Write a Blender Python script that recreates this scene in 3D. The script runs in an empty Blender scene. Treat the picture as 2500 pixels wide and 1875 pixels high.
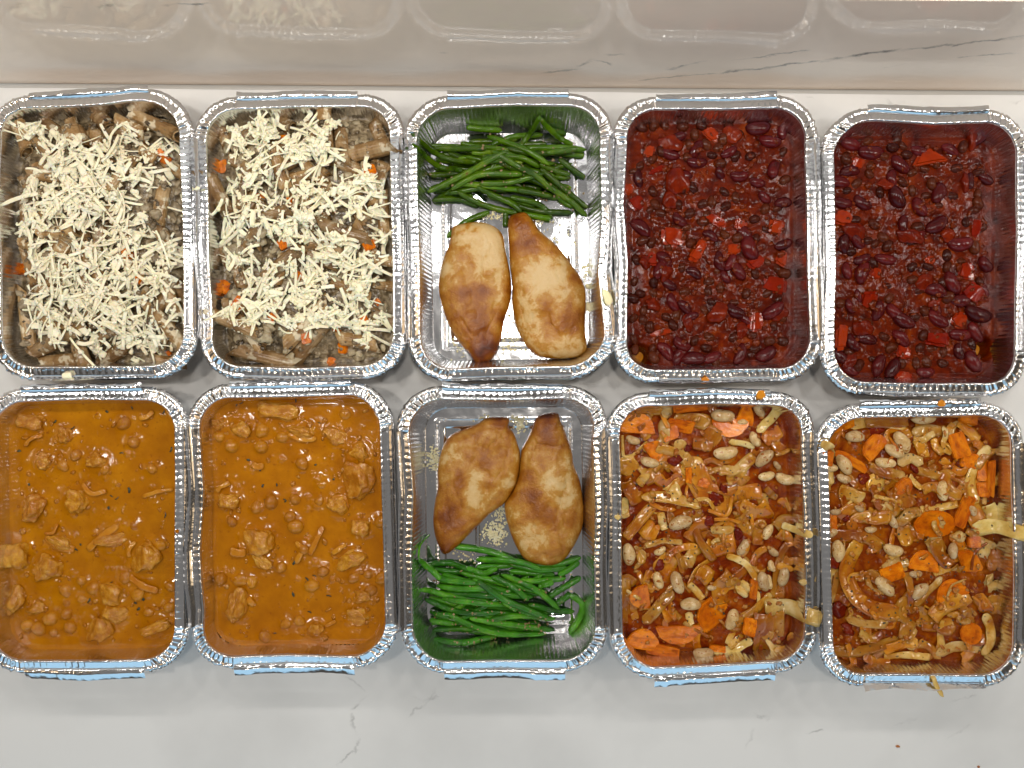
import bpy, bmesh, math, random
import numpy as np
from mathutils import Vector, Matrix, noise as mnoise

rng = np.random.default_rng(7)
random.seed(7)
S = bpy.context.scene
C = S.collection
PI = math.pi

# ------------------------------------------------------------------ camera
CAM_H = 0.68
FPX = 2201.0                      # focal length in photograph pixels (2500 wide)
cd = bpy.data.cameras.new('camera')
cam = bpy.data.objects.new('camera', cd)
C.objects.link(cam)
cam.location = (0, 0, CAM_H)
cd.sensor_width = 36.0
cd.lens = 36.0 * FPX / 2500.0
cd.clip_start = 0.01
cd.clip_end = 50
S.camera = cam

# ------------------------------------------------------------------ world and lamps
w = bpy.data.worlds.new('World')
S.world = w
w.use_nodes = True
bg = w.node_tree.nodes['Background']
bg.inputs['Color'].default_value = (1.0, 0.86, 0.70, 1)
bg.inputs['Strength'].default_value = 0.07

def area(name, loc, target, sx, sy, power, col):
    l = bpy.data.lights.new(name, 'AREA')
    l.shape = 'RECTANGLE'
    l.size, l.size_y = sx, sy
    l.energy = power
    l.color = col
    o = bpy.data.objects.new(name, l)
    C.objects.link(o)
    o.location = loc
    d = Vector(target) - Vector(loc)
    o.rotation_euler = d.to_track_quat('-Z', 'Y').to_euler()
    return o

def spot_point(name, loc, power, col, r=0.02):
    l = bpy.data.lights.new(name, 'POINT')
    l.energy = power
    l.color = col
    l.shadow_soft_size = r
    o = bpy.data.objects.new(name, l)
    C.objects.link(o)
    o.location = loc
    return o

for k_ in range(8):  # added row of small lamps: brightens the back strip, gives the rims sparkle
    area('added_back_lamp', (-0.60 + 0.1714 * k_, 0.170, 0.42), (-0.60 + 0.1714 * k_, 0.12, 0), 0.03, 0.03, 0.23, (1.0, 0.97, 0.92))
for x_ in (-0.46, 0.06, 1.55):
    area('ceiling_spot', (x_, 0.14, 1.6), (x_ * 0.5, 0.0, 0), 0.09, 0.09, 3.8, (1.0, 0.935, 0.85))
area('window_light', (-0.05, -1.05, 0.62), (0, -0.15, 0), 2.2, 0.7, 4.8, (0.42, 0.74, 1.0))
area('side_room_light', (-1.25, 0.0, 0.85), (0, 0, 0), 0.4, 0.6, 0.9, (1.0, 0.66, 0.34))
area('side_room_light', (1.30, -0.1, 0.95), (0, 0, 0), 0.4, 0.6, 0.9, (1.0, 0.72, 0.42))
area('ceiling_bounce_fill', (0, -0.5, 2.3), (0, -0.5, 0), 3.0, 3.0, 3.4, (0.95, 0.97, 1.0))  # added soft fill standing in for light bounced off the unseen ceiling
for x, y in ((-1.65, -0.15), (1.70, -0.2), (0.75, -1.25), (-0.6, -1.3)):
    spot_point('ceiling_lamp', (x, y, 1.9), 5.5, (1.0, 0.80, 0.58), 0.025)

S.view_settings.view_transform = 'Standard'
S.view_settings.look = 'None'
S.view_settings.exposure = 0.0
S.view_settings.gamma = 1.0
S.render.engine = 'CYCLES'

# ------------------------------------------------------------------ helpers
def at(px, py, z):
    """point of the place at height z that the photograph shows at pixel px, py"""
    k = (CAM_H - z) / FPX
    return np.array([(px - 1250.0) * k, -(py - 937.5) * k])

TAB = rng.random((256, 256))
def vnoise(x, y):
    xi = np.floor(x).astype(int); yi = np.floor(y).astype(int)
    fx = x - xi; fy = y - yi
    fx = fx * fx * (3 - 2 * fx); fy = fy * fy * (3 - 2 * fy)
    a = TAB[xi & 255, yi & 255]; b = TAB[(xi + 1) & 255, yi & 255]
    c = TAB[xi & 255, (yi + 1) & 255]; d = TAB[(xi + 1) & 255, (yi + 1) & 255]
    return (a * (1 - fx) + b * fx) * (1 - fy) + (c * (1 - fx) + d * fx) * fy
def fbm(x, y, period, octs=4, seed=0):
    x = np.asarray(x) / period + seed * 17.3; y = np.asarray(y) / period + seed * 9.7
    s = 0; a = 0.5
    for i in range(octs):
        s = s + a * (vnoise(x, y) - 0.5) * 2
        x = x * 2.03 + 5.1; y = y * 2.03 + 3.7; a *= 0.5
    return s

def sm(a, b, x):
    t = np.clip((np.asarray(x, float) - a) / (b - a), 0, 1)
    return t * t * (3 - 2 * t)

def mesh_from(name, V, F, mat=None, smooth=True):
    me = bpy.data.meshes.new(name)
    V = np.asarray(V, float)
    me.from_pydata(V.tolist(), [], F if isinstance(F, list) else F.tolist())
    if smooth:
        me.polygons.foreach_set('use_smooth', np.ones(len(me.polygons), bool))
    if mat: me.materials.append(mat)
    me.update()
    return me

def grid_faces(nu, nv, close_u=False, flip=False):
    """verts index = v*nu+u"""
    F = []
    us = nu if close_u else nu - 1
    u = np.arange(us); v = np.arange(nv - 1)
    U, Vv = np.meshgrid(u, v)
    U = U.ravel(); Vv = Vv.ravel()
    U2 = (U + 1) % nu
    q = np.stack([Vv * nu + U, Vv * nu + U2, (Vv + 1) * nu + U2, (Vv + 1) * nu + U], 1)
    if flip: q = q[:, ::-1]
    return q.tolist()

def link(name, me, parent=None, loc=None, mat4=None):
    o = bpy.data.objects.new(name, me)
    C.objects.link(o)
    if mat4 is not None: o.matrix_world = mat4
    if loc is not None: o.location = loc
    if parent is not None: o.parent = parent
    return o
def tag(o, label=None, cat=None, group=None, kind=None):
    if label: o['label'] = label
    if cat: o['category'] = cat
    if group: o['group'] = group
    if kind: o['kind'] = kind
    return o

# ------------------------------------------------------------------ materials
def nt_new(name):
    m = bpy.data.materials.new(name)
    m.use_nodes = True
    nt = m.node_tree
    return m, nt, nt.nodes, nt.links, nt.nodes['Principled BSDF']

def ramp(nodes, stops):
    r = nodes.new('ShaderNodeValToRGB')
    e = r.color_ramp.elements
    while len(e) < len(stops): e.new(0.5)
    for el, (p, c) in zip(e, stops):
        el.position = p; el.color = (*c, 1)
    return r

def food(name, stops, nscale=150, detail=4, rough=0.35, sss=0.0, sssr=(1.0, 0.5, 0.25), scl=0.002, coat=0.0,
         bump=0.0, bscale=600, var=0.15, huevar=0.01, spec=0.5, rvar=0.0, spots=None, ndist=0.0, unit=1.0):
    nscale *= unit; bscale *= unit
    if spots: spots = (spots[0] * unit,) + tuple(spots[1:])
    m, nt, N, L, P = nt_new(name)
    tc = N.new('ShaderNodeTexCoord'); oi = N.new('ShaderNodeObjectInfo')
    ad = N.new('ShaderNodeVectorMath'); ad.operation = 'ADD'
    mu = N.new('ShaderNodeMath'); mu.operation = 'MULTIPLY'; mu.inputs[1].default_value = 13.7
    L.new(oi.outputs['Random'], mu.inputs[0])
    L.new(tc.outputs['Object'], ad.inputs[0]); L.new(mu.outputs[0], ad.inputs[1])
    n = N.new('ShaderNodeTexNoise'); n.inputs['Scale'].default_value = nscale; n.inputs['Detail'].default_value = detail
    n.inputs['Roughness'].default_value = 0.6; n.inputs['Distortion'].default_value = ndist
    L.new(ad.outputs[0], n.inputs['Vector'])
    r = ramp(N, stops); L.new(n.outputs['Fac'], r.inputs['Fac'])
    col = r.outputs['Color']
    if spots:
        sp_scale, sp_lo, sp_hi, sp_col = spots
        n2 = N.new('ShaderNodeTexNoise'); n2.inputs['Scale'].default_value = sp_scale; n2.inputs['Detail'].default_value = 3
        L.new(ad.outputs[0], n2.inputs['Vector'])
        mr = N.new('ShaderNodeMapRange'); mr.inputs['From Min'].default_value = sp_lo; mr.inputs['From Max'].default_value = sp_hi
        L.new(n2.outputs['Fac'], mr.inputs['Value'])
        mx = N.new('ShaderNodeMix'); mx.data_type = 'RGBA'
        L.new(mr.outputs[0], mx.inputs['Factor']); L.new(col, mx.inputs[6]); mx.inputs[7].default_value = (*sp_col, 1)
        col = mx.outputs[2]
    h = N.new('ShaderNodeHueSaturation')
    mv = N.new('ShaderNodeMapRange'); mv.inputs['To Min'].default_value = 1 - var; mv.inputs['To Max'].default_value = 1 + var
    L.new(oi.outputs['Random'], mv.inputs['Value']); L.new(mv.outputs[0], h.inputs['Value'])
    mh = N.new('ShaderNodeMapRange'); mh.inputs['To Min'].default_value = 0.5; mh.inputs['To Max'].default_value = 0.5 + huevar
    L.new(oi.outputs['Random'], mh.inputs['Value']); L.new(mh.outputs[0], h.inputs['Hue'])
    L.new(col, h.inputs['Color']); L.new(h.outputs[0], P.inputs['Base Color'])
    P.inputs['Roughness'].default_value = rough
    if rvar:
        mrr = N.new('ShaderNodeMapRange'); mrr.inputs['From Min'].default_value = 0.35; mrr.inputs['From Max'].default_value = 0.65
        mrr.inputs['To Min'].default_value = rough; mrr.inputs['To Max'].default_value = rough + rvar
        L.new(n.outputs['Fac'], mrr.inputs['Value']); L.new(mrr.outputs[0], P.inputs['Roughness'])
    P.inputs['Specular IOR Level'].default_value = spec
    if sss:
        P.inputs['Subsurface Weight'].default_value = sss
        P.inputs['Subsurface Radius'].default_value = sssr
        P.inputs['Subsurface Scale'].default_value = scl
    if coat:
        P.inputs['Coat Weight'].default_value = coat; P.inputs['Coat Roughness'].default_value = 0.08
    if bump:
        nb = N.new('ShaderNodeTexNoise'); nb.inputs['Scale'].default_value = bscale; nb.inputs['Detail'].default_value = 3
        L.new(ad.outputs[0], nb.inputs['Vector'])
        b = N.new('ShaderNodeBump'); b.inputs['Distance'].default_value = bump; b.inputs['Strength'].default_value = 1.0
        L.new(nb.outputs['Fac'], b.inputs['Height']); L.new(b.outputs[0], P.inputs['Normal'])
        if coat: L.new(b.outputs[0], P.inputs['Coat Normal'])
    return m

# foil
m, nt, N, L, P = nt_new('aluminium_foil'); FOIL = m
P.inputs['Base Color'].default_value = (0.80, 0.80, 0.81, 1); P.inputs['Metallic'].default_value = 1.0
P.inputs['Roughness'].default_value = 0.13
tc = N.new('ShaderNodeTexCoord'); nb = N.new('ShaderNodeTexNoise'); nb.inputs['Scale'].default_value = 260; nb.inputs['Detail'].default_value = 3
L.new(tc.outputs['Object'], nb.inputs['Vector'])
b = N.new('ShaderNodeBump'); b.inputs['Distance'].default_value = 0.0004; b.inputs['Strength'].default_value = 0.5
L.new(nb.outputs['Fac'], b.inputs['Height']); L.new(b.outputs[0], P.inputs['Normal'])

FOIL_FLOOR = FOIL.copy(); FOIL_FLOOR.name = 'aluminium_foil_floor'
FOIL_FLOOR.node_tree.nodes['Principled BSDF'].inputs['Roughness'].default_value = 0.10
FOIL_FLOOR.node_tree.nodes['Bump'].inputs['Distance'].default_value = 0.00012
FOIL_FLOOR.node_tree.nodes['Principled BSDF'].inputs['Base Color'].default_value = (0.70, 0.70, 0.71, 1)
FOIL_WALL = FOIL.copy(); FOIL_WALL.name = 'aluminium_foil_wall'
FOIL_WALL.node_tree.nodes['Principled BSDF'].inputs['Roughness'].default_value = 0.24
# marble: pale ground, soft clouds, and thin broken veins along given lines (u, v are two object axes)
def marble(name, base, axes, veins, rough, cloud=0.05, spec=0.5):
    m, nt, N, L, P = nt_new(name)
    tc = N.new('ShaderNodeTexCoord')
    sx = N.new('ShaderNodeSeparateXYZ')
    nd = N.new('ShaderNodeTexNoise'); nd.inputs['Scale'].default_value = 38; nd.inputs['Detail'].default_value = 6; nd.inputs['Roughness'].default_value = 0.65
    L.new(tc.outputs['Object'], nd.inputs['Vector'])
    sub = N.new('ShaderNodeVectorMath'); sub.operation = 'SUBTRACT'; sub.inputs[1].default_value = (0.5, 0.5, 0.5)
    L.new(nd.outputs['Color'], sub.inputs[0])
    scl = N.new('ShaderNodeVectorMath'); scl.operation = 'SCALE'; scl.inputs['Scale'].default_value = 0.022
    L.new(sub.outputs[0], scl.inputs[0])
    add = N.new('ShaderNodeVectorMath'); add.operation = 'ADD'
    L.new(tc.outputs['Object'], add.inputs[0]); L.new(scl.outputs[0], add.inputs[1])
    L.new(add.outputs[0], sx.inputs[0])
    br = N.new('ShaderNodeTexNoise'); br.inputs['Scale'].default_value = 70; br.inputs['Detail'].default_value = 4
    L.new(tc.outputs['Object'], br.inputs['Vector'])
    brm = N.new('ShaderNodeMapRange'); brm.inputs['From Min'].default_value = 0.40; brm.inputs['From Max'].default_value = 0.62
    L.new(br.outputs['Fac'], brm.inputs['Value'])
    def mth(op, a, b=None, clamp=False):
        n = N.new('ShaderNodeMath'); n.operation = op; n.use_clamp = clamp
        for i, v in enumerate((a, b)):
            if v is None: continue
            if isinstance(v, (int, float)): n.inputs[i].default_value = v
            else: L.new(v, n.inputs[i])
        return n.outputs[0]
    U = sx.outputs[axes[0]]; V = sx.outputs[axes[1]]
    tot = None
    for (u0, v0, u1, v1, wd, st) in veins:
        ln = math.hypot(u1 - u0, v1 - v0); du, dv = (u1 - u0) / ln, (v1 - v0) / ln
        a = mth('ADD', mth('MULTIPLY', mth('SUBTRACT', U, u0), du), mth('MULTIPLY', mth('SUBTRACT', V, v0), dv))
        c = mth('ABSOLUTE', mth('ADD', mth('MULTIPLY', mth('SUBTRACT', U, u0), -dv), mth('MULTIPLY', mth('SUBTRACT', V, v0), du)))
        k = mth('SUBTRACT', 1.0, mth('DIVIDE', c, wd), True)
        e = mth('MULTIPLY', mth('DIVIDE', a, 0.006, True), mth('DIVIDE', mth('SUBTRACT', ln, a), 0.006, True))
        k = mth('MULTIPLY', mth('MULTIPLY', k, e), st)
        tot = k if tot is None else mth('MAXIMUM', tot, k)
    tot = mth('MULTIPLY', tot, mth('ADD', mth('MULTIPLY', brm.outputs[0], 0.85), 0.15), True)
    cl = N.new('ShaderNodeTexNoise'); cl.inputs['Scale'].default_value = 9; cl.inputs['Detail'].default_value = 5
    L.new(tc.outputs['Object'], cl.inputs['Vector'])
    r = ramp(N, [(0.35, tuple(x * (1 - cloud) for x in base)), (0.6, base)])
    L.new(cl.outputs['Fac'], r.inputs['Fac'])
    mx = N.new('ShaderNodeMix'); mx.data_type = 'RGBA'
    L.new(tot, mx.inputs['Factor']); L.new(r.outputs[0], mx.inputs[6]); mx.inputs[7].default_value = (0.16, 0.155, 0.15, 1)
    L.new(mx.outputs[2], P.inputs['Base Color'])
    P.inputs['Roughness'].default_value = rough; P.inputs['Specular IOR Level'].default_value = spec
    return m

def plain(name, col, rough=0.5, metal=0):
    m, nt, N, L, P = nt_new(name)
    P.inputs['Base Color'].default_value = (*col, 1); P.inputs['Roughness'].default_value = rough; P.inputs['Metallic'].default_value = metal
    n = N.new('ShaderNodeTexNoise'); n.inputs['Scale'].default_value = 120
    mr = N.new('ShaderNodeMapRange'); mr.inputs['To Min'].default_value = max(rough - .08, .02); mr.inputs['To Max'].default_value = rough + .08
    L.new(n.outputs['Fac'], mr.inputs['Value']); L.new(mr.outputs[0], P.inputs['Roughness'])
    return m

MAT = {}
MAT['cheese'] = food('cheese', [(0.3, (0.89, 0.78, 0.53)), (0.7, (0.95, 0.89, 0.72))], 120, rough=0.42, sss=0.3, scl=0.001, var=0.08, bump=0.0001, bscale=900, spec=0.3)
MAT['penne'] = food('penne', [(0.30, (0.14, 0.066, 0.022)), (0.50, (0.28, 0.160, 0.064)), (0.72, (0.46, 0.32, 0.17))], 110, 5, rough=0.2, sss=0.1, var=0.28, huevar=0.004, bump=0.0004, bscale=300, spec=0.4, spots=(170, 0.56, 0.64, (0.58, 0.49, 0.34)), unit=.03)
MAT['mince'] = food('mince', [(0.28, (0.024, 0.014, 0.008)), (0.42, (0.085, 0.056, 0.030)), (0.55, (0.21, 0.150, 0.088)), (0.74, (0.46, 0.37, 0.25))], 150, 6, rough=0.2, var=0.2, bump=0.0004, bscale=450, spec=0.4, ndist=0.4)
MAT['carrot'] = food('carrot', [(0.3, (0.42, 0.062, 0.0010)), (0.5, (0.60, 0.132, 0.0014)), (0.70, (0.74, 0.22, 0.005))], 160, 6, rough=0.13, sss=0.05, sssr=(1, .35, .1), var=0.16, huevar=0.006, bump=0.0002, bscale=700, spec=0.3, spots=(300, 0.52, 0.78, (0.24, 0.030, 0.001)), unit=.013)
MAT['garlic'] = food('garlic', [(0.3, (0.192, 0.102, 0.036)), (0.7, (0.36, 0.252, 0.12))], 300, rough=0.35, var=0.2)
MAT['fat'] = food('fat', [(0.3, (0.75, 0.60, 0.28)), (0.7, (0.85, 0.78, 0.55))], 300, rough=0.25, sss=0.2, var=0.2)
MAT['bean_dark'] = food('bean_dark', [(0.3, (0.020, 0.052, 0.0010)), (0.55, (0.062, 0.130, 0.0018)), (0.78, (0.17, 0.23, 0.007))], 60, rough=0.11, var=0.38, bump=0.0002, bscale=420, spec=0.4, spots=(200, 0.66, 0.74, (0.12, 0.07, 0.012)))
MAT['bean_bright'] = food('bean_bright', [(0.3, (0.012, 0.090, 0.003)), (0.55, (0.034, 0.215, 0.008)), (0.78, (0.14, 0.38, 0.022))], 60, rough=0.11, var=0.38, huevar=-0.015, bump=0.0002, bscale=420, spec=0.42, spots=(200, 0.68, 0.76, (0.2, 0.18, 0.05)))
MAT['chili'] = food('chili', [(0.28, (0.028, 0.0007, 0.0002)), (0.45, (0.076, 0.0024, 0.0003)), (0.58, (0.125, 0.0062, 0.0004)), (0.72, (0.21, 0.024, 0.0010))], 85, 6, rough=0.12, var=0.0, bump=0.00014, bscale=600, spec=0.15, ndist=0.6)
MAT['kidney'] = food('kidney', [(0.3, (0.042, 0.0022, 0.0026)), (0.7, (0.094, 0.0062, 0.0055))], 120, rough=0.13, var=0.35, huevar=0.0, bump=0.00006, bscale=500, spec=0.24, unit=0.012)
MAT['black_bean'] = food('black_bean', [(0.3, (0.036, 0.0034, 0.0012)), (0.7, (0.076, 0.0105, 0.0035))], 150, rough=0.13, var=0.4, bump=0.00006, bscale=500, spec=0.17, unit=0.01)
MAT['pepper'] = food('pepper', [(0.3, (0.15, 0.0032, 0.0005)), (0.7, (0.34, 0.016, 0.0010))], 130, 5, rough=0.11, var=0.25, huevar=0.008, bump=0.00015, bscale=260, spec=0.2, spots=(130, 0.48, 0.80, (0.12, 0.005, 0.0005)), unit=.014)
MAT['tomato'] = food('tomato', [(0.3, (0.090, 0.0034, 0.0005)), (0.7, (0.18, 0.012, 0.0010))], 150, rough=0.12, var=0.25, huevar=0.004, bump=0.00015, bscale=400, spec=0.18, unit=0.012)
MAT['chili_oil'] = food('chili_oil', [(0.3, (0.55, 0.16, 0.01)), (0.7, (0.70, 0.26, 0.02))], 100, rough=0.08)
MAT['chili_oil_dark'] = food('chili_oil_dark', [(0.3, (0.35, 0.08, 0.01)), (0.7, (0.5, 0.16, 0.03))], 100, rough=0.3)
MAT['curry'] = food('curry', [(0.3, (0.33, 0.090, 0.0006)), (0.55, (0.41, 0.125, 0.0009)), (0.75, (0.49, 0.162, 0.002))], 60, 6, rough=0.11, var=0.0, bump=0.00010, bscale=260, spec=0.30, spots=(300, 0.64, 0.78, (0.25, 0.058, 0.001)))
MAT['curry_meat'] = food('curry_meat', [(0.30, (0.34, 0.098, 0.0016)), (0.48, (0.44, 0.150, 0.005)), (0.62, (0.56, 0.24, 0.025)), (0.75, (0.68, 0.38, 0.09))], 170, 6, rough=0.12, var=0.08, bump=0.0006, bscale=420, spec=0.45, unit=.014)
MAT['curry_bits'] = food('curry_bits', [(0.3, (0.32, 0.092, 0.0016)), (0.55, (0.42, 0.145, 0.005)), (0.78, (0.56, 0.27, 0.05))], 260, 4, rough=0.12, var=0.1, bump=0.0002, bscale=420, spec=0.42)
MAT['chickpea'] = food('chickpea', [(0.3, (0.36, 0.105, 0.0015)), (0.7, (0.48, 0.18, 0.010))], 140, rough=0.11, var=0.15, bump=0.0002, bscale=400, spec=0.42, unit=0.012)
MAT['onion'] = food('onion', [(0.3, (0.44, 0.130, 0.003)), (0.7, (0.55, 0.22, 0.018))], 140, rough=0.15, var=0.10, spec=0.4, bump=0.0001, bscale=400)
MAT['herb'] = food('herb', [(0.3, (0.015, 0.02, 0.006)), (0.7, (0.05, 0.05, 0.012))], 300, rough=0.4, var=0.4)
MAT['stew'] = food('stew', [(0.28, (0.085, 0.0045, 0.0005)), (0.45, (0.185, 0.019, 0.0007)), (0.6, (0.29, 0.054, 0.0014)), (0.75, (0.38, 0.115, 0.005))], 95, 6, rough=0.12, var=0.0, bump=0.00014, bscale=500, spec=0.14, ndist=0.5)
MAT['cabbage_pale'] = food('cabbage_pale', [(0.32, (0.30, 0.070, 0.002)), (0.45, (0.46, 0.19, 0.018)), (0.56, (0.57, 0.33, 0.095)), (0.74, (0.70, 0.52, 0.27))], 40, 7, rough=0.10, sss=0.1, var=0.2, bump=0.0002, bscale=300, spec=0.5, ndist=0.4, spots=(330, 0.68, 0.74, (0.14, 0.07, 0.015)))
MAT['cabbage_amber'] = food('cabbage_amber', [(0.30, (0.21, 0.028, 0.0008)), (0.45, (0.37, 0.098, 0.0025)), (0.60, (0.49, 0.195, 0.012)), (0.78, (0.60, 0.36, 0.08))], 40, 7, rough=0.10, sss=0.1, var=0.3, huevar=0.004, bump=0.0002, bscale=300, spec=0.5, ndist=0.4, spots=(330, 0.68, 0.74, (0.13, 0.045, 0.012)))
MAT['cabbage_yellow'] = food('cabbage_yellow', [(0.30, (0.42, 0.20, 0.02)), (0.5, (0.64, 0.42, 0.13)), (0.75, (0.78, 0.64, 0.36))], 60, 5, rough=0.12, sss=0.1, var=0.12, bump=0.0002, bscale=300, spec=0.45)
MAT['white_bean'] = food('white_bean', [(0.3, (0.40, 0.205, 0.070)), (0.50, (0.56, 0.36, 0.165)), (0.70, (0.70, 0.53, 0.32))], 150, 5, rough=0.16, sss=0.15, var=0.2, bump=0.0002, bscale=300, spec=0.4, spots=(300, 0.58, 0.66, (0.34, 0.11, 0.015)), unit=.012)

# chicken: pale meat, amber glaze in hard-edged patches, char where the attribute says the meat is burnt
m, nt, N, L, P = nt_new('glazed_chicken'); MAT['chicken'] = m
tc = N.new('ShaderNodeTexCoord'); atn = N.new('ShaderNodeAttribute'); atn.attribute_name = 'browning'
n1 = N.new('ShaderNodeTexNoise'); n1.inputs['Scale'].default_value = 85; n1.inputs['Detail'].default_value = 9; n1.inputs['Roughness'].default_value = 0.66; n1.inputs['Distortion'].default_value = 0.25
L.new(tc.outputs['Object'], n1.inputs['Vector'])
nsc = N.new('ShaderNodeMapRange'); nsc.inputs['To Min'].default_value = 0.12; nsc.inputs['To Max'].default_value = 0.88
L.new(n1.outputs['Fac'], nsc.inputs['Value'])
ma = N.new('ShaderNodeMath'); ma.operation = 'ADD'
L.new(nsc.outputs[0], ma.inputs[0]); L.new(atn.outputs['Fac'], ma.inputs[1])
r = ramp(N, [(0.36, (0.62, 0.43, 0.20)), (0.455, (0.56, 0.345, 0.120)), (0.485, (0.46, 0.230, 0.042)), (0.56, (0.40, 0.165, 0.016)), (0.66, (0.29, 0.092, 0.005)), (0.86, (0.15, 0.030, 0.002)), (1.0, (0.035, 0.009, 0.004))])
L.new(ma.outputs[0], r.inputs['Fac']); L.new(r.outputs[0], P.inputs['Base Color'])
P.inputs['Roughness'].default_value = 0.22; P.inputs['Specular IOR Level'].default_value = 0.35; P.inputs['Coat Weight'].default_value = 0.0; P.inputs['Coat Roughness'].default_value = 0.12
P.inputs['Subsurface Weight'].default_value = 0.15; P.inputs['Subsurface Radius'].default_value = (1, .5, .25); P.inputs['Subsurface Scale'].default_value = 0.003
n2 = N.new('ShaderNodeTexNoise'); n2.inputs['Scale'].default_value = 650; n2.inputs['Detail'].default_value = 3
L.new(tc.outputs['Object'], n2.inputs['Vector'])
b1 = N.new('ShaderNodeBump'); b1.inputs['Distance'].default_value = 0.0004
L.new(n2.outputs['Fac'], b1.inputs['Height'])
b2 = N.new('ShaderNodeBump'); b2.inputs['Distance'].default_value = 0.0009; L.new(n1.outputs['Fac'], b2.inputs['Height']); L.new(b1.outputs[0], b2.inputs['Normal'])
L.new(b2.outputs[0], P.inputs['Normal']); L.new(b2.outputs[0], P.inputs['Coat Normal'])

# ------------------------------------------------------------------ setting: worktop, splashback, wall
WALL_D = 0.2232
WROT = -0.0076
def wall_uv(px, py):
    z = CAM_H - WALL_D * FPX / (937.5 - py)
    return (px - 1250) / FPX * (CAM_H - z), z
def floor_uv(px, py):
    p = at(px, py, 0); return p[0], p[1]
def veins(fn, segs, wd):
    out = []
    for (x0, y0, x1, y1, st, k) in segs:
        a = fn(x0, y0); b = fn(x1, y1)
        out.append((a[0], a[1], b[0], b[1], wd * k, st))
    return out
wall_segs = [(1560, 192, 1760, 172, .8, 1), (1750, 174, 2000, 143, .9, 1.2), (1990, 146, 2200, 112, 1, 1.5), (2190, 116, 2510, 82, 1, 1.2),
             (1620, 168, 1720, 150, .7, 1), (1780, 146, 1990, 117, .7, .9), (2330, 134, 2500, 118, .7, .9), (2160, 158, 2210, 150, .6, .8),
             (1400, 165, 1460, 140, .9, 1.2), (1320, 178, 1420, 168, .6, 1.2), (1480, 132, 1535, 128, .7, 1), (1440, 140, 1500, 160, .6, .9),
             (400, 22, 510, 14, .8, 1), (230, 26, 290, 22, .7, 1), (155, 26, 185, 28, .7, .9), (20, 34, 60, 18, .5, .9), (1070, 128, 1100, 130, .5, .8)]
floor_segs = [(845, 1655, 900, 1690, .45, .8), (905, 1690, 850, 1740, .5, 1), (855, 1745, 870, 1800, .6, 1), (870, 1800, 870, 1850, .6, 1), (880, 1830, 820, 1870, .5, .8),
              (1060, 1690, 990, 1760, .4, 1), (1000, 1700, 1080, 1705, .3, 1), (1830, 1740, 1875, 1765, .7, .9), (1960, 1795, 2010, 1775, .8, .9), (1840, 1780, 1815, 1830, .3, .8),
              (2320, 1715, 2390, 1700, .4, .8), (2300, 1800, 2380, 1770, .4, .9), (2180, 1770, 2250, 1755, .25, 1), (2170, 236, 2180, 262, .6, 1.2), (2105, 232, 2112, 242, .6, .8),
              (2325, 262, 2350, 250, .6, 1), (1965, 232, 1990, 230, .4, .9), (2200, 246, 2215, 250, .4, .8), (2460, 250, 2500, 246, .3, 1)]
M_COUNTER = marble('worktop_marble', (0.77, 0.765, 0.75), (0, 1), veins(floor_uv, floor_segs, 0.0016), 0.42, 0.13)
M_WALL = marble('splashback_marble', (0.96, 0.81, 0.68), (0, 2), veins(wall_uv, wall_segs, 0.0021), 0.05, 0.10, 0.3)

def boxmesh(name, x0, x1, y0, y1, z0, z1, mat, bev=0.0):
    bm = bmesh.new(); bmesh.ops.create_cube(bm, size=1)
    for v in bm.verts:
        v.co = Vector(((x0 + x1) / 2 + v.co.x * (x1 - x0), (y0 + y1) / 2 + v.co.y * (y1 - y0), (z0 + z1) / 2 + v.co.z * (z1 - z0)))
    if bev: bmesh.ops.bevel(bm, geom=bm.edges[:], offset=bev, segments=2, affect='EDGES')
    me = bpy.data.meshes.new(name); bm.to_mesh(me); bm.free(); me.materials.append(mat); return me

o = link('worktop', boxmesh('worktop', -1.1, 1.1, -0.55, 0.30, -0.03, 0.0, M_COUNTER)); tag(o, kind='structure')
wr = Matrix.Translation((0, WALL_D, 0)) @ Matrix.Rotation(WROT, 4, 'Z')
o = link('splashback', boxmesh('splashback', -1.1, 1.1, 0.0, 0.012, 0.0012, 0.1603, M_WALL, 0.0008), mat4=wr); tag(o, kind='structure')
o = link('wall', boxmesh('wall', -1.1, 1.1, 0.0125, 0.05, 0.0, 0.30, plain('white_wall_paint', (0.8, 0.8, 0.79), 0.6)), mat4=wr); tag(o, kind='structure')
# bead of sealant in the joint
nx = 80
xs = np.linspace(-1.1, 1.1, nx)
prof = [(-0.0026, 0.0004), (-0.0016, 0.0008), (-0.0008, 0.0016), (-0.0003, 0.0030)]
V = [(x, p[0] + 0.0002 * math.sin(x * 37) * (k == 0), p[1]) for k, p in enumerate(prof) for x in xs]
o = link('sealant_joint', mesh_from('sealant_joint', V, grid_faces(nx, 4, flip=True), plain('grey_sealant', (0.50, 0.48, 0.45), 0.4)), mat4=wr); tag(o, kind='structure')

# ------------------------------------------------------------------ trays
HW, HH, R0, ZR = 0.0640, 0.0915, 0.0225, 0.0420

def seg_points(nc, nx, ny):
    """outline of a rounded rectangle: list of (kind, t) going counter-clockwise from the right end of the bottom side"""
    out = []
    for side in range(4):
        n = ny if side % 2 == 0 else nx       # side 0 = right, 1 = top, 2 = left, 3 = bottom
        out += [('s', side, i / n) for i in range(n)]
        out += [('c', side, i / nc) for i in range(nc)]
    return out

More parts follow.
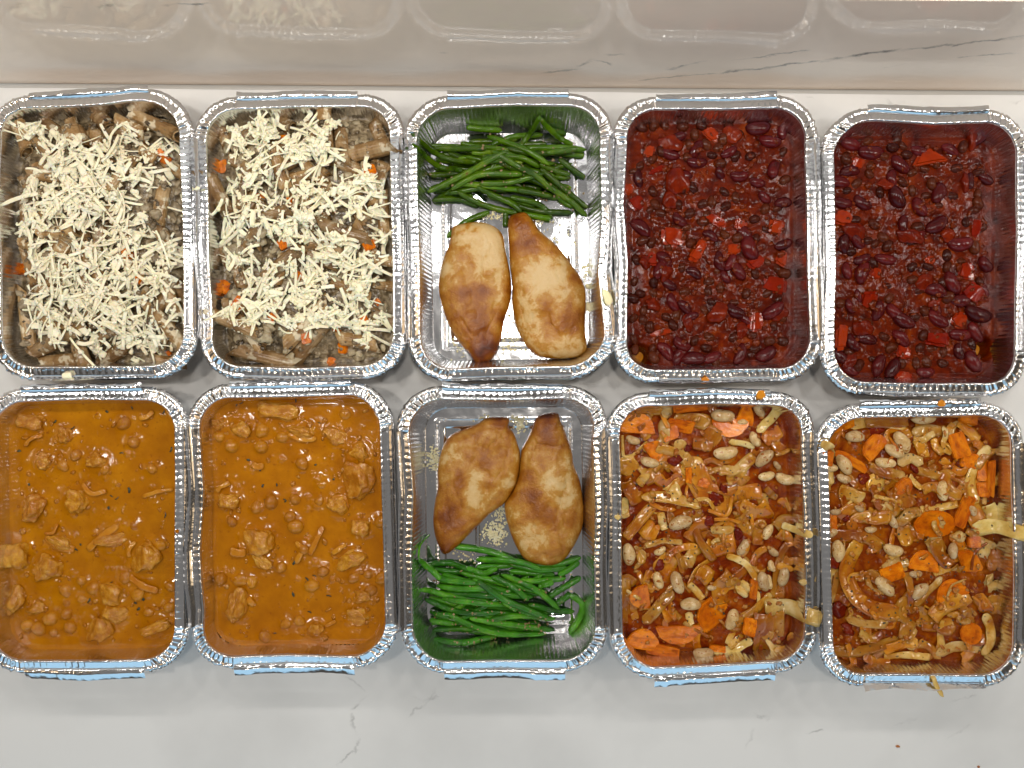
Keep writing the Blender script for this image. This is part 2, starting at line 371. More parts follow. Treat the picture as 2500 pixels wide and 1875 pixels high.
def outline(hw, hh, r, pts):
    """points and outward normals; hw, hh, r may be arrays per point"""
    n = len(pts)
    P_ = np.zeros((n, 2)); Nn = np.zeros((n, 2))
    hw = np.broadcast_to(hw, n); hh = np.broadcast_to(hh, n); r = np.broadcast_to(r, n)
    for i, (k, s, t) in enumerate(pts):
        a, b, c = hw[i], hh[i], r[i]
        if k == 's':
            if s == 0: P_[i] = (a, -(b - c) + 2 * (b - c) * t); Nn[i] = (1, 0)
            elif s == 1: P_[i] = ((a - c) - 2 * (a - c) * t, b); Nn[i] = (0, 1)
            elif s == 2: P_[i] = (-a, (b - c) - 2 * (b - c) * t); Nn[i] = (-1, 0)
            else: P_[i] = (-(a - c) + 2 * (a - c) * t, -b); Nn[i] = (0, -1)
        else:
            ang = s * PI / 2 + t * PI / 2
            cx = (a - c) * (1 if s in (0, 3) else -1); cy = (b - c) * (1 if s in (0, 1) else -1)
            Nn[i] = (math.cos(ang), math.sin(ang)); P_[i] = (cx + c * math.cos(ang), cy + c * math.sin(ang))
    return P_, Nn

NC, NX, NY = 130, 150, 230
PTS = seg_points(NC, NX, NY)
NP = len(PTS)
IS_C = np.array([p[0] == 'c' for p in PTS]); TT = np.array([p[2] for p in PTS]); SIDE = np.array([p[1] for p in PTS])
REFP, REFN = outline(HW, HH, R0, PTS)
# blend 0 on straights, 1 in corners
CW = np.where(IS_C, np.clip(np.minimum(TT, 1 - TT) * 14 + 0.45, 0, 1), 0)
for i, (k, s, t) in enumerate(PTS):
    if k == 's':
        e = min(t, 1 - t) * (2 * (HH - R0) if s % 2 == 0 else 2 * (HW - R0))
        CW[i] = 0.45 * max(0, 1 - e / 0.006)

def creases(r_, knots_per_corner, sd):
    """sharp random folds round the outline"""
    L_ = np.cumsum(np.r_[0, np.linalg.norm(np.diff(REFP, axis=0), axis=1)])
    tot = L_[-1]
    ks = [0.0]
    step = 0.035 / knots_per_corner
    while ks[-1] < tot: ks.append(ks[-1] + step * r_.uniform(0.5, 1.5))
    v = r_.normal(0, 1, len(ks)); v[1::2] = -np.abs(v[1::2]); v[0::2] = np.abs(v[0::2])
    return np.interp(L_, ks, v * sd)

def basez(x, y):
    """pressed pattern in the tray floor"""
    hw, hh = HW - 0.0055, HH - 0.0065
    d = np.minimum(hw - np.abs(x), hh - np.abs(y))
    z = 0.0006 + 0.0016 * sm(0.0075, 0.0095, d) - 0.0010 * sm(0.0135, 0.015, d)
    ax, ay = np.abs(x), np.abs(y)
    # diagonal ribs towards the corners
    q = (ax - (hw - 0.030)) - (ay - (hh - 0.042)); t_ = (ax - (hw - 0.030)) + (ay - (hh - 0.042))
    z = z + 0.0011 * np.exp(-(q / 0.0012) ** 2) * sm(-0.022, -0.020, t_) * (1 - sm(0.012, 0.014, t_))
    # long ribs through the middle
    z = z + 0.0010 * np.exp(-((ax - 0.020) / 0.0012) ** 2) * (1 - sm(0.022, 0.024, ay))
    z = z + 0.0002 * fbm(x, y, 0.012, 3, 4)
    return z

def rowgrid(hw, hh, r, nu, nv):
    """grid that fills a rounded rectangle"""
    v = np.linspace(-1, 1, nv); v = np.sign(v) * (1 - (1 - np.abs(v)) ** 1.25)
    y = v * hh
    dy = np.clip(np.abs(y) - (hh - r), 0, r)
    half = hw - r + np.sqrt(np.maximum(r * r - dy * dy, 0))
    u = np.linspace(-1, 1, nu)
    X = half[:, None] * u[None, :]; Y = np.repeat(y[:, None], nu, 1)
    return X, Y

class Tray:
    pass
TRAYS = {}
def make_tray(key, px, py, rot, seed, label, fine_base=False, flaps=None, warp=None):
    t = Tray()
    c = at(px, py, ZR)
    t.key = key; t.rot = math.radians(rot); t.c = c
    t.M = Matrix.Translation((c[0], c[1], 0.0006)) @ Matrix.Rotation(t.rot, 4, 'Z')
    r_ = np.random.default_rng(seed)
    root = bpy.data.objects.new('foil_tray', None); root.empty_display_size = 0.02
    C.objects.link(root); root.matrix_world = t.M
    tag(root, label, 'foil tray', 'foil trays of food on the worktop')
    # floor
    nu, nv = (110, 150) if fine_base else (24, 32)
    X, Y = rowgrid(HW - 0.0054, HH - 0.0064, 0.0175, nu, nv)
    Z = basez(X, Y)
    link('base', mesh_from('tray_base', np.stack([X.ravel(), Y.ravel(), Z.ravel()], 1), grid_faces(nu, nv), FOIL_FLOOR), root)
    # shared folds
    low_e = 0.0008 * np.interp(np.arange(NP), np.linspace(0, NP, 19), np.r_[(q := r_.normal(0, 1, 18)), q[0]])
    low_z = 0.0007 * np.interp(np.arange(NP), np.linspace(0, NP, 15), np.r_[(q := r_.normal(0, 1, 14)), q[0]])
    if warp is not None: low_e = low_e + warp(REFP)
    c1 = creases(r_, 24, 1.0); c2 = creases(r_, 34, 1.0); c3 = creases(r_, 18, 1.0)
    per = np.where(SIDE % 2 == 0, 44, 27)
    wv = np.where(IS_C, 0, np.sin(2 * PI * per * TT))
    ph_ = (per * 0.68 * TT + r_.uniform(0, 1)) % 1.0
    tri = np.where(ph_ < 0.72, ph_ / 0.72, (1 - ph_) / 0.28)
    dent = np.where(IS_C, 0, np.clip(tri * 1.4 - 0.4, 0, 1)) * (0.15 + 1.0 * np.interp(np.arange(NP), np.linspace(0, NP, 60), r_.uniform(0, 1, 60)) ** 1.4)
    st = 1 - CW
    # wall: (e, z, rib amount, warp amount)
    def ring(e, z):
        e = np.broadcast_to(e, NP); z = np.broadcast_to(z, NP)
        k = np.maximum(HW + e - HW, -0.02)
        dx = (HW + e); dy = (HH + e * np.where(e < 0, 1.18, 1.0))
        p, n_ = outline(dx, dy, np.maximum(R0 + e * 0.9, 0.004), PTS)
        return np.column_stack([p, z])
    wall = []
    for e, z, a, wq in ((-0.0054, 0.0006, 0, 0), (-0.0050, 0.0016, .35, 0), (-0.0045, 0.0040, 1, .05), (-0.0036, 0.0110, 1, .2), (-0.0027, 0.0190, 1, .4),
                        (-0.0018, 0.0270, 1, .6), (-0.0010, 0.0340, 1, .85), (-0.0004, 0.0385, .7, 1), (0.0, 0.0408, .3, 1)):
        cc = np.roll(c1, int(z * 300)) * 0.6 + c2 * 0.4
        ee = e + low_e * wq + a * (0.00017 * wv * st + 0.00030 * cc * CW)
        wall.append(ring(ee, z + low_z * wq))
    link('side_wall', mesh_from('tray_wall', np.vstack(wall), grid_faces(NP, len(wall), True), FOIL_WALL), root)
    # rim: rolled inner bead, flat flange, pleated corners
    rim = []
    for e, z, da, ca, hem in ((0.0, 0.0412, 0, .15, 0), (0.0003, 0.0424, .2, .25, 0), (0.0009, 0.0428, .5, .5, 0), (0.0018, 0.0425, 1, .9, 0), (0.0030, 0.0420, 1, 1.0, 0), (0.0042, 0.0416, .7, 1.0, 0),
                             (0.0054, 0.0412, .3, .8, 0), (0.0064, 0.0411, 0, .5, .3), (0.0070, 0.0415, 0, .3, 1), (0.0080, 0.0413, 0, .3, 1), (0.0090, 0.0406, 0, .4, 1), (0.0099, 0.0393, 0, .5, 1)):
        cc = np.roll(c1, int(e * 700))
        zz = z + low_z - np.where(SIDE % 2 == 0, 0.00038, 0.00062) * dent * da * st + 0.00062 * ca * cc * CW + 0.00040 * hem * np.roll(c2, int(e * 4000)) * CW - 0.0010 * st * (e > .0069)
        ee = e + low_e + 0.00035 * dent * st * (e < .0010) + 0.00030 * hem * np.roll(c2, 5) * CW
        rim.append(ring(ee, zz))
    link('rim', mesh_from('tray_rim', np.vstack(rim), grid_faces(NP, len(rim), True), FOIL), root)
    # turned-up or folded-out lips along the four straight sides
    for s in range(4):
        idx = np.where((SIDE == s) & ~IS_C)[0]
        half = (HH - R0) if s % 2 == 0 else (HW - R0)
        n = 60
        tt = np.linspace(-1.03, 1.03, n)
        le = np.interp(tt, np.linspace(-1, 1, len(idx)), low_e[idx]); lz = np.interp(tt, np.linspace(-1, 1, len(idx)), low_z[idx])
        mode = (flaps or {}).get(s, 'out' if s == 3 else 'back' if s == 1 else 'up')
        if mode == 'up': prof = [(0.0066, 0.0410), (0.0086, 0.0424), (0.0092, 0.0446), (0.0095, 0.0470)]
        elif mode == 'flat': prof = [(0.0076, 0.0432), (0.0088, 0.0441), (0.0104, 0.0441), (0.0122, 0.0434)]
        elif mode == 'back': prof = [(0.0066, 0.0412), (0.0078, 0.0430), (0.0096, 0.0429), (0.0120, 0.0414)]
        elif mode == 'down': prof = [(0.0062, 0.0414), (0.0074, 0.0428), (0.0106, 0.0422), (0.0142, 0.0400)]
        else: prof = [(0.0066, 0.0412), (0.0078, 0.0426), (0.0088, 0.0440), (0.0096, 0.0450)]
        rows = []
        b1_ = np.interp(tt, np.linspace(-1.03, 1.03, 5), r_.normal(0, 1, 5)); b2_ = np.interp(tt, np.linspace(-1.03, 1.03, 22), r_.normal(0, 1, 22))
        for j, (e, z) in enumerate(prof):
            f = j / 3
            ee = e + le + f * (0.0006 * b1_ + 0.00008 * b2_); zz = z + lz + f * (0.0004 * b1_ + 0.00034 * b2_ + 0.00016 * r_.normal(0, 1, n))
            if s == 0: rows.append(np.column_stack([HW + ee, tt * half, zz]))
            elif s == 1: rows.append(np.column_stack([-tt * half, HH + ee, zz]))
            elif s == 2: rows.append(np.column_stack([-HW - ee, -tt * half, zz]))
            else: rows.append(np.column_stack([tt * half, -HH - ee, zz]))
        link('lip', mesh_from('tray_lip', np.vstack(rows), grid_faces(n, 4), FOIL), root)
    t.root = root
    TRAYS[key] = t
    return t

# zoom windows in which positions inside each tray were measured: origin and scale in photograph pixels
ZOOM = {'T1': (0, 200, .4583), 'T2': (460, 200, .4583), 'T3': (970, 200, .458), 'T4': (1480, 200, .458), 'T5': (1980, 220, .4702),
        'B1': (0, 920, .458), 'B2': (440, 900, .4702), 'B3': (960, 900, .47), 'B4': (1460, 920, .464), 'B5': (1960, 950, .458)}
PHRASE = {'T1': 'left pasta tray', 'T2': 'right pasta tray', 'T3': 'upper chicken tray', 'T4': 'left chili tray', 'T5': 'right chili tray',
          'B1': 'left curry tray', 'B2': 'right curry tray', 'B3': 'lower chicken tray', 'B4': 'left cabbage tray', 'B5': 'right cabbage tray'}

make_tray('T1', 222, 577, 1.1, 11, 'foil tray of cheese covered penne at the left end of the back row',
          warp=lambda p: 0.0035 * np.exp(-((p[:, 0] - 0.035) / 0.02) ** 2) * (p[:, 1] > 0.08))
make_tray('T2', 733, 577, 1.2, 12, 'foil tray of cheese topped penne, second from left in the back row')
make_tray('T3', 1245, 580, 0.8, 13, 'foil tray with green beans above two chicken breasts in the back row', True)
make_tray('T4', 1752, 585, 0.5, 14, 'foil tray of red bean chili beside the green bean tray, back row')
make_tray('T5', 2261, 616, -0.5, 15, 'foil tray of dark bean chili at the right end of the back row')
make_tray('B1', 203, 1294, 0.5, 16, 'foil tray of orange curry at the left end of the front row', flaps={3: 'down'})
make_tray('B2', 713, 1283, 0.8, 17, 'foil tray of orange curry, second from left in the front row', flaps={3: 'down'})
make_tray('B3', 1230, 1293, 0.4, 18, 'foil tray with two chicken breasts above green beans in the front row', True, flaps={3: 'down'})
make_tray('B4', 1739, 1304, 1.0, 19, 'foil tray of cabbage and white bean stew beside the lower chicken tray', flaps={3: 'down'})
make_tray('B5', 2250, 1331, 0.9, 20, 'foil tray of cabbage and white bean stew at the front right corner')

class Pile:
    """height of what already lies in a tray, so that the next piece comes to rest on it"""
    RES = 0.0006
    def __init__(s, key, z0, amp=0.0, period=0.012, seed=0):
        s.key = key; s.t = TRAYS[key]; s.z0 = z0
        s.nx = int(0.150 / s.RES); s.ny = int(0.210 / s.RES)
        x = (np.arange(s.nx) - s.nx / 2) * s.RES; y = (np.arange(s.ny) - s.ny / 2) * s.RES
        s.X, s.Y = np.meshgrid(x, y)
        s.H = z0 + (amp * fbm(s.X, s.Y, period, 4, seed) if amp else np.zeros_like(s.X))
        q = np.maximum(np.abs(s.X) - HW, np.abs(s.Y) - HH)
        s.rimzone = q > 0
        s.H = np.where(s.rimzone, 0.0435, s.H)
    def loc(s, u, v, z=None):
        """zoom coordinates to tray coordinates"""
        ox, oy, k = ZOOM[s.key]
        z = s.z0 + 0.003 if z is None else z
        p = at(ox + k * u, oy + k * v, z) - s.t.c
        ca, sa = math.cos(-s.t.rot), math.sin(-s.t.rot)
        return np.array([ca * p[0] - sa * p[1], sa * p[0] + ca * p[1]])
    def ij(s, x, y):
        return (np.clip((np.asarray(y) / s.RES + s.ny / 2).astype(int), 0, s.ny - 1), np.clip((np.asarray(x) / s.RES + s.nx / 2).astype(int), 0, s.nx - 1))
    def h(s, x, y): return s.H[s.ij(x, y)]
    def dot(s, x, y, z, r, k=1.0):
        i, j = s.ij(x, y); n = int(r / s.RES) + 1
        a0, a1, b0, b1 = max(i - n, 0), min(i + n + 1, s.ny), max(j - n, 0), min(j + n + 1, s.nx)
        d2 = (s.X[a0:a1, b0:b1] - x) ** 2 + (s.Y[a0:a1, b0:b1] - y) ** 2
        cap = np.where(d2 < r * r, z + k * np.sqrt(np.maximum(r * r - d2, 0)), -1)
        s.H[a0:a1, b0:b1] = np.maximum(s.H[a0:a1, b0:b1], cap)
    def line(s, P_, r, k=1.0):
        P_ = np.asarray(P_); L_ = np.r_[0, np.cumsum(np.linalg.norm(np.diff(P_, axis=0), axis=1))]
        n = max(2, int(L_[-1] / max(r * 0.6, 0.0008)))
        tt = np.linspace(0, L_[-1], n)
        for x, y, z in zip(np.interp(tt, L_, P_[:, 0]), np.interp(tt, L_, P_[:, 1]), np.interp(tt, L_, P_[:, 2])): s.dot(x, y, z, r, k)
    def world(s, x, y, z): return s.t.M @ Vector((x, y, z))

RECS = []      # (object, phrase, tray phrase, x, y, category, group) labelled at the end
def rec(o, phrase, P_, x, y, cat, group, shared=False): RECS.append((o, phrase, P_.key, x, y, cat, group, shared))

# --- shapes
def ellipsoid(a, b, c, nu=18, nv=11, fn=None):
    V = []
    for j in range(nv + 1):
        th = PI * j / nv
        for i in range(nu):
            ph = 2 * PI * i / nu
            p = Vector((a * math.cos(th), b * math.sin(th) * math.cos(ph), c * math.sin(th) * math.sin(ph)))
            V.append(fn(p) if fn else p)
    return [tuple(p) for p in V], grid_faces(nu, nv + 1, True)

def bean_mesh(name, a, b, c, bend, mat, seed, lump=0.05):
    def fn(p):
        q = p.copy()
        q.y += bend * (p.x / a) ** 2 * b * 1.0 - bend * b * 0.35
        q.y += -0.18 * b * math.exp(-(p.x / (0.3 * a)) ** 2) * (1 if p.y > 0 else 0) * (-1 if bend < 0 else 1) * (0.6 if bend else 0)
        n_ = mnoise.noise(Vector((p.x / a * 1.3 + seed * 3.1, p.y / b * 1.3, p.z / c * 1.3)))
        return q * (1 + lump * n_)
    V, F = ellipsoid(a, b, c, 16, 12, fn)
    return mesh_from(name, V, F, mat)

def chunk_mesh(name, mat, seed, blocky=0.5, sub=3, rough=0.16):
    bm = bmesh.new(); bmesh.ops.create_icosphere(bm, subdivisions=sub, radius=1.0)
    r_ = random.Random(seed)
    planes = [(Vector((r_.gauss(0, 1), r_.gauss(0, 1), r_.gauss(0, .7))).normalized(), r_.uniform(0.55, 0.85)) for _ in range(9)]
    for v in bm.verts:
        p = v.co.copy()
        for n_, d in planes:
            k = p.dot(n_)
            if k > d: p -= n_ * (k - d) * blocky * 1.7 if blocky < .6 else n_ * (k - d) * 0.95
        f = mnoise.fractal(p * 1.7 + Vector((seed * 7.3, 0, 0)), 1.0, 2.0, 4)
        v.co = p * (1 + rough * f)
    me = bpy.data.meshes.new(name); bm.to_mesh(me); bm.free()
    me.polygons.foreach_set('use_smooth', np.ones(len(me.polygons), bool)); me.materials.append(mat)
    return me

def slab_mesh(name, poly, th, mat, bev=0.0006, bend=0.0, seed=0, jit=0.0):
    """solid slice with a rounded edge from a flat outline"""
    bm = bmesh.new()
    r_ = random.Random(seed)
    vs = [bm.verts.new((x + r_.uniform(-jit, jit), y + r_.uniform(-jit, jit), -th / 2)) for x, y in poly]
    f = bm.faces.new(vs)
    ex = bmesh.ops.extrude_face_region(bm, geom=[f])
    for v in ex['geom']:
        if isinstance(v, bmesh.types.BMVert): v.co.z += th
    bmesh.ops.recalc_face_normals(bm, faces=bm.faces[:])
    bmesh.ops.bevel(bm, geom=bm.edges[:], offset=bev, segments=2, affect='EDGES', clamp_overlap=True)
    bmesh.ops.triangulate(bm, faces=[f for f in bm.faces if len(f.verts) > 4])
    if bend:
        bmesh.ops.subdivide_edges(bm, edges=bm.edges[:], cuts=1)
        xm = max(abs(v.co.x) for v in bm.verts)
        for v in bm.verts: v.co.z -= bend * (v.co.x / xm) ** 2 * xm
    me = bpy.data.meshes.new(name); bm.to_mesh(me); bm.free()
    me.polygons.foreach_set('use_smooth', np.ones(len(me.polygons), bool)); me.materials.append(mat)
    try: me.set_sharp_from_angle(angle=math.radians(40))
    except Exception: pass
    return me

def resample(pts, n):
    """smooth curve through 2-4 points"""
    pts = np.asarray(pts, float)
    if len(pts) == 2: pts = np.array([pts[0], (pts[0] + pts[1]) / 2, pts[1]])
    Q = np.vstack([2 * pts[0] - pts[1], pts, 2 * pts[-1] - pts[-2]])
    out = []
    for i in range(1, len(Q) - 2):
        for t in np.linspace(0, 1, 12, endpoint=False):
            a, b_, c_, d = Q[i - 1], Q[i], Q[i + 1], Q[i + 2]
            out.append(0.5 * ((2 * b_) + (-a + c_) * t + (2 * a - 5 * b_ + 4 * c_ - d) * t * t + (-a + 3 * b_ - 3 * c_ + d) * t ** 3))
    out.append(pts[-1]); out = np.array(out)
    L_ = np.r_[0, np.cumsum(np.linalg.norm(np.diff(out, axis=0), axis=1))]
    tt = np.linspace(0, L_[-1], n)
    return np.stack([np.interp(tt, L_, out[:, k]) for k in range(out.shape[1])], 1), L_[-1]

def smooth1(z, it=3):
    for _ in range(it):
        z = np.r_[z[0], (z[:-2] + 2 * z[1:-1] + z[2:]) / 4, z[-1]]
    return z

def ribbon(path, wid, th, r_, cup=0.15, ragged=0.12, roll=0.0, blunt=0.35):
    """flat bendy strip of real thickness along a 3-D path"""
    n = len(path); m_ = 5
    T = np.gradient(path, axis=0); T /= np.linalg.norm(T, axis=1)[:, None] + 1e-12
    side = np.cross(np.array([0, 0, 1.0]), T); side /= np.linalg.norm(side, axis=1)[:, None] + 1e-12
    up = np.cross(T, side)
    rl = roll + np.interp(np.arange(n), np.linspace(0, n - 1, 4), r_.normal(0, 0.15, 4))
    s2 = side * np.cos(rl)[:, None] + up * np.sin(rl)[:, None]; u2 = -side * np.sin(rl)[:, None] + up * np.cos(rl)[:, None]
    wl = wid * (1 + ragged * np.interp(np.arange(n), np.linspace(0, n - 1, 7), r_.normal(0, 1, 7)))
    wr_ = wid * (1 + ragged * np.interp(np.arange(n), np.linspace(0, n - 1, 7), r_.normal(0, 1, 7)))
    tp = np.clip(np.minimum(np.arange(n), n - 1 - np.arange(n)) / (n * 0.12) + r_.uniform(blunt, .95), 0, 1)
    V = []
    for lev in (0.5, -0.5):
        for q in np.linspace(-1, 1, m_):
            ww = np.where(q < 0, wl, wr_) / 2 * tp
            edge = 1 - 0.55 * (abs(q) == 1)
            V.append(path + s2 * (q * ww)[:, None] + u2 * (lev * th * edge + cup * wid * (q * q - .5) * .5 + 0.1 * th * r_.normal(0, 1, n))[:, None])
    V = np.array(V)                       # 2m x n x 3
    order = list(range(m_)) + list(range(2 * m_ - 1, m_ - 1, -1))
    V = V[order].transpose(1, 0, 2).reshape(-1, 3)
    F = grid_faces(2 * m_, n, True, flip=True)
    F.append(list(range(2 * m_))); F.append(list(range((n - 1) * 2 * m_, n * 2 * m_))[::-1])
    return V, F

def tube(path, rad, sides=10):
    n = len(path)
    T = np.gradient(path, axis=0); T /= np.linalg.norm(T, axis=1)[:, None]
    side = np.cross(np.array([0, 0, 1.0]), T); side /= np.linalg.norm(side, axis=1)[:, None] + 1e-12
    up = np.cross(T, side)
    V = np.zeros((n, sides, 3))
    for k in range(sides):
        a = 2 * PI * k / sides
        V[:, k] = path + side * (rad * math.cos(a))[:, None] + up * (rad * math.sin(a))[:, None]
    F = grid_faces(sides, n, True)
    F.append(list(range(sides))[::-1]); F.append(list(range((n - 1) * sides, n * sides)))
    return V.reshape(-1, 3), F

def put_free(name, V, F, mat, pile):
    """link a mesh given in tray coordinates as a top-level object at its own centre"""
    V = np.asarray(V); c = V.mean(0)
    o = link(name, mesh_from(name, V - c, F, mat)); o.matrix_world = pile.t.M @ Matrix.Translation(Vector(c))
    return o, c

def put(name, me, pile, x, y, z, ang, tilt=0.0, roll=0.0, scale=(1, 1, 1)):
    o = link(name, me)
    o.matrix_world = pile.t.M @ Matrix.Translation((x, y, z)) @ Matrix.Rotation(ang, 4, 'Z') @ Matrix.Rotation(tilt, 4, 'Y') @ Matrix.Rotation(roll, 4, 'X') @ Matrix.Diagonal((*scale, 1))
    return o

def drop_line(pile, a, b, r, sink=0.3, n=9):
    """rest a stiff piece from a to b on the pile: centre, end heights"""
    t_ = np.linspace(0, 1, n)
    xs, ys = a[0] + (b[0] - a[0]) * t_, a[1] + (b[1] - a[1]) * t_
    hs = pile.h(xs, ys)
    k = np.polyfit(t_, hs, 1)
    slope = np.clip(k[0], -0.35 * np.hypot(*(b - a)), 0.35 * np.hypot(*(b - a)))
    fit = slope * (t_ - .5) + hs.mean()
    z = fit + 0.45 * np.maximum((hs - fit).max(), 0) + r * (1 - 2 * sink)
    return z[0], z[-1]

def scale_of(key, z): return ZOOM[key][2] * (CAM_H - z) / FPX

def sauce_mesh(name, pile, mat, level_wall, label, cat, nu=170, nv=240, grow=0.0006, mask=None):
    """surface of a sauce, following the pile map, out to the tray wall"""
    k = level_wall / 0.041
    inset = 0.0054 * (1 - k) ** 1.0
    hw, hh, r = HW - inset + grow, HH - inset * 1.18 + grow, R0 - inset * 0.9
    X, Y = rowgrid(hw, hh, r, nu, nv)
    Z = pile.h(X, Y).copy()
    for _ in range(1):
        Z[1:-1, 1:-1] = (4 * Z[1:-1, 1:-1] + Z[:-2, 1:-1] + Z[2:, 1:-1] + Z[1:-1, :-2] + Z[1:-1, 2:]) / 8
    # meniscus: pull to a common level at the wall
    dx = np.minimum((1 - np.abs(np.linspace(-1, 1, nu)))[None, :] * hw, (hh - np.abs(Y)))
    e = 1 - sm(0.0, 0.004, dx)
    Z = Z * (1 - e) + e * (level_wall + 0.0006 * fbm(X, Y, 0.01, 3, 2))
    if mask is not None: Z = Z - mask(X, Y)
    V = np.stack([X.ravel(), Y.ravel(), Z.ravel()], 1)
    o = link(name, mesh_from(name, V, grid_faces(nu, nv), mat)); o.matrix_world = pile.t.M
    tag(o, label, cat, kind='stuff')
    return o

def lumps(pile, n, r0, r1, kz, seed, zlo=-.6, zhi=.1, marg=0.008):
    r_ = np.random.default_rng(seed)
    for _ in range(n):
        x, y = r_.uniform(-HW + marg, HW - marg), r_.uniform(-HH + marg, HH - marg); r = r_.uniform(r0, r1)
        pile.dot(x, y, pile.h(x, y) + r * r_.uniform(zlo, zhi) * kz - r * kz * .4, r, kz)

def crumbs(name, pile, pts, mat, label, cat, r0, r1, seed, flat=0.6, zoff=0.0):
    """many tiny bits as one mesh"""
    r_ = np.random.default_rng(seed)
    bm = bmesh.new(); bmesh.ops.create_icosphere(bm, subdivisions=2, radius=1.0)
    bv0 = np.array([v.co[:] for v in bm.verts]); bf = np.array([[v.index for v in f.verts] for f in bm.faces]); bm.free()
    kinds = [bv0 * np.array([1 + 0.75 * mnoise.fractal(Vector(p) * 1.1 + Vector((q * 5.3, seed, 0)), 1.0, 2.0, 3) for p in bv0])[:, None] for q in range(7)]
    VV, FF = [], []
    for k, (x, y) in enumerate(pts):
        bv = kinds[k % 7]
        r = r_.uniform(r0, r1); sc = r * r_.uniform(.6, 1.4, 3) * np.array([1.15, 1, flat])
        a = r_.uniform(0, 2 * PI); v = bv * sc
        v = np.column_stack([v[:, 0] * math.cos(a) - v[:, 1] * math.sin(a), v[:, 0] * math.sin(a) + v[:, 1] * math.cos(a), v[:, 2]])
        VV.append(v + np.array([x, y, pile.h(x, y) + zoff + r * flat * .3])); FF.append(bf + k * len(bv))
    if not VV: return
    o = link(name, mesh_from(name, np.vstack(VV), np.vstack(FF), mat)); o.matrix_world = pile.t.M
    tag(o, label, cat, kind='stuff'); return o
# ------------------------------------------------------------------ shared food meshes
def penne_mesh(name, L_, R_, seed, bend=0.06, mat=None):
    nr, nl = 36, 9
    r_ = random.Random(seed)
    V = []
    for side in (1, 0):                                  # outer then inner
        for i in range(nl):
            t = i / (nl - 1) * 2 - 1
            for k in range(nr):
                a = 2 * PI * k / nr
                rr = R_ * ((1.0 + 0.07 * math.cos(a * 12)) if side else 0.74)
                y, z = rr * math.cos(a), rr * math.sin(a) * (0.86 if bend > .05 else 0.95)
                x = t * L_ / 2 + 0.85 * y * abs(t)       # both ends cut on the slant
                z += -bend * L_ * (t * t) * 0.5
                V.append((x, y, z))
    F = grid_faces(nr, nl, True)
    off = nr * nl
    F += [[off + q for q in f[::-1]] for f in grid_faces(nr, nl, True)]
    for e in (0, nl - 1):
        for k in range(nr):
            k2 = (k + 1) % nr
            q = [e * nr + k, off + e * nr + k, off + e * nr + k2, e * nr + k2]
            F.append(q if e else q[::-1])
    return mesh_from(name, V, F, mat)

PENNE = [penne_mesh('penne', 1.0, 0.5 * w_, s_, b_, MAT['penne']) for s_, (w_, b_) in enumerate(((0.25, .05), (0.27, .09), (0.24, .02)))]
# unit penne: length 1, width about a quarter; scaled separately along and across
def dice_poly(a, b): return [(-a, -b), (a, -b), (a, b), (-a, b)]
DICE = [slab_mesh('carrot_dice', dice_poly(0.5, 0.42), 0.7, MAT['carrot'], 0.07, seed=s_, jit=0.09) for s_ in range(4)]
KID = [bean_mesh('kidney_bean', 1, 0.56, 0.5, bd, MAT['kidney'], s_, 0.07) for s_, bd in enumerate((0.18, 0.28, 0.10, -0.2))]
BLK = [bean_mesh('black_bean', 1, 0.74, 0.66, bd, MAT['black_bean'], s_, 0.09) for s_, bd in enumerate((0.06, 0.12, 0.0))]
WHT = [bean_mesh('white_bean', 1, 0.54, 0.5, bd, MAT['white_bean'], s_, 0.06) for s_, bd in enumerate((0.15, 0.26, -0.15, 0.05))]
def pea_fn(seed):
    def fn(p):
        q = Vector(p); q.x += 0.22 * math.exp(-((q.x - 1) / .28) ** 2)
        q *= 1 - 0.10 * math.exp(-((p.z) / .18) ** 2) * (1 if p.x > 0 else 0.3)
        return q * (1 + 0.07 * mnoise.noise(p * 2.2 + Vector((seed * 3, 0, 0))))
    return fn
PEA = [mesh_from('chickpea', *ellipsoid(1, .95, .92, 18, 12, pea_fn(s_)), MAT['chickpea']) for s_ in range(3)]
MEAT = [chunk_mesh('curry_chunk', MAT['curry_meat'], s_ + 3, 0.8, 4, 0.24) for s_ in range(7)]
LUMP = [chunk_mesh('mince_lump', MAT['mince'], s_ + 30, 0.5, 3, 0.35) for s_ in range(5)]
TOM = [chunk_mesh('tomato_chunk', MAT['tomato'], s_ + 60, 0.9, 3, 0.2) for s_ in range(3)]
def arc_poly(a, b, n=14): return [(-a, -b)] + [(a * math.cos(PI - PI * i / n), -b + 2 * b * math.sin(PI * i / n)) for i in range(1, n)] + [(a, -b)]
def disc_poly(a, b, n=20): return [(a * math.cos(2 * PI * i / n), b * math.sin(2 * PI * i / n)) for i in range(n)]
CARROT_HALF = [slab_mesh('carrot_slice', arc_poly(0.5, 0.5), 0.30, MAT['carrot'], 0.045, seed=s_, jit=0.02) for s_ in range(3)]
CARROT_DISC = [slab_mesh('carrot_slice', disc_poly(0.5, 0.5), 0.26, MAT['carrot'], 0.045, seed=s_, jit=0.02) for s_ in range(2)]
CARROT_WEDGE = [slab_mesh('carrot_slice', [(-.5, -.5), (.5, -.32), (.5, .12), (.28, .5), (-.2, .42), (-.5, .1)], 0.32, MAT['carrot'], 0.05, seed=s_, jit=0.06) for s_ in range(3)]
CARROT_STICK = [slab_mesh('carrot_slice', dice_poly(.5, .5), 0.5, MAT['carrot'], 0.06, seed=s_, jit=0.06) for s_ in range(3)]
PEP_RECT = [slab_mesh('pepper_piece', [(-.5, -.3), (-.2, -.5), (.35, -.48), (.5, -.1), (.45, .4), (.05, .5), (-.42, .42)], 0.30, MAT['pepper'], 0.13, bend=0.32, seed=s_, jit=0.10) for s_ in range(6)]
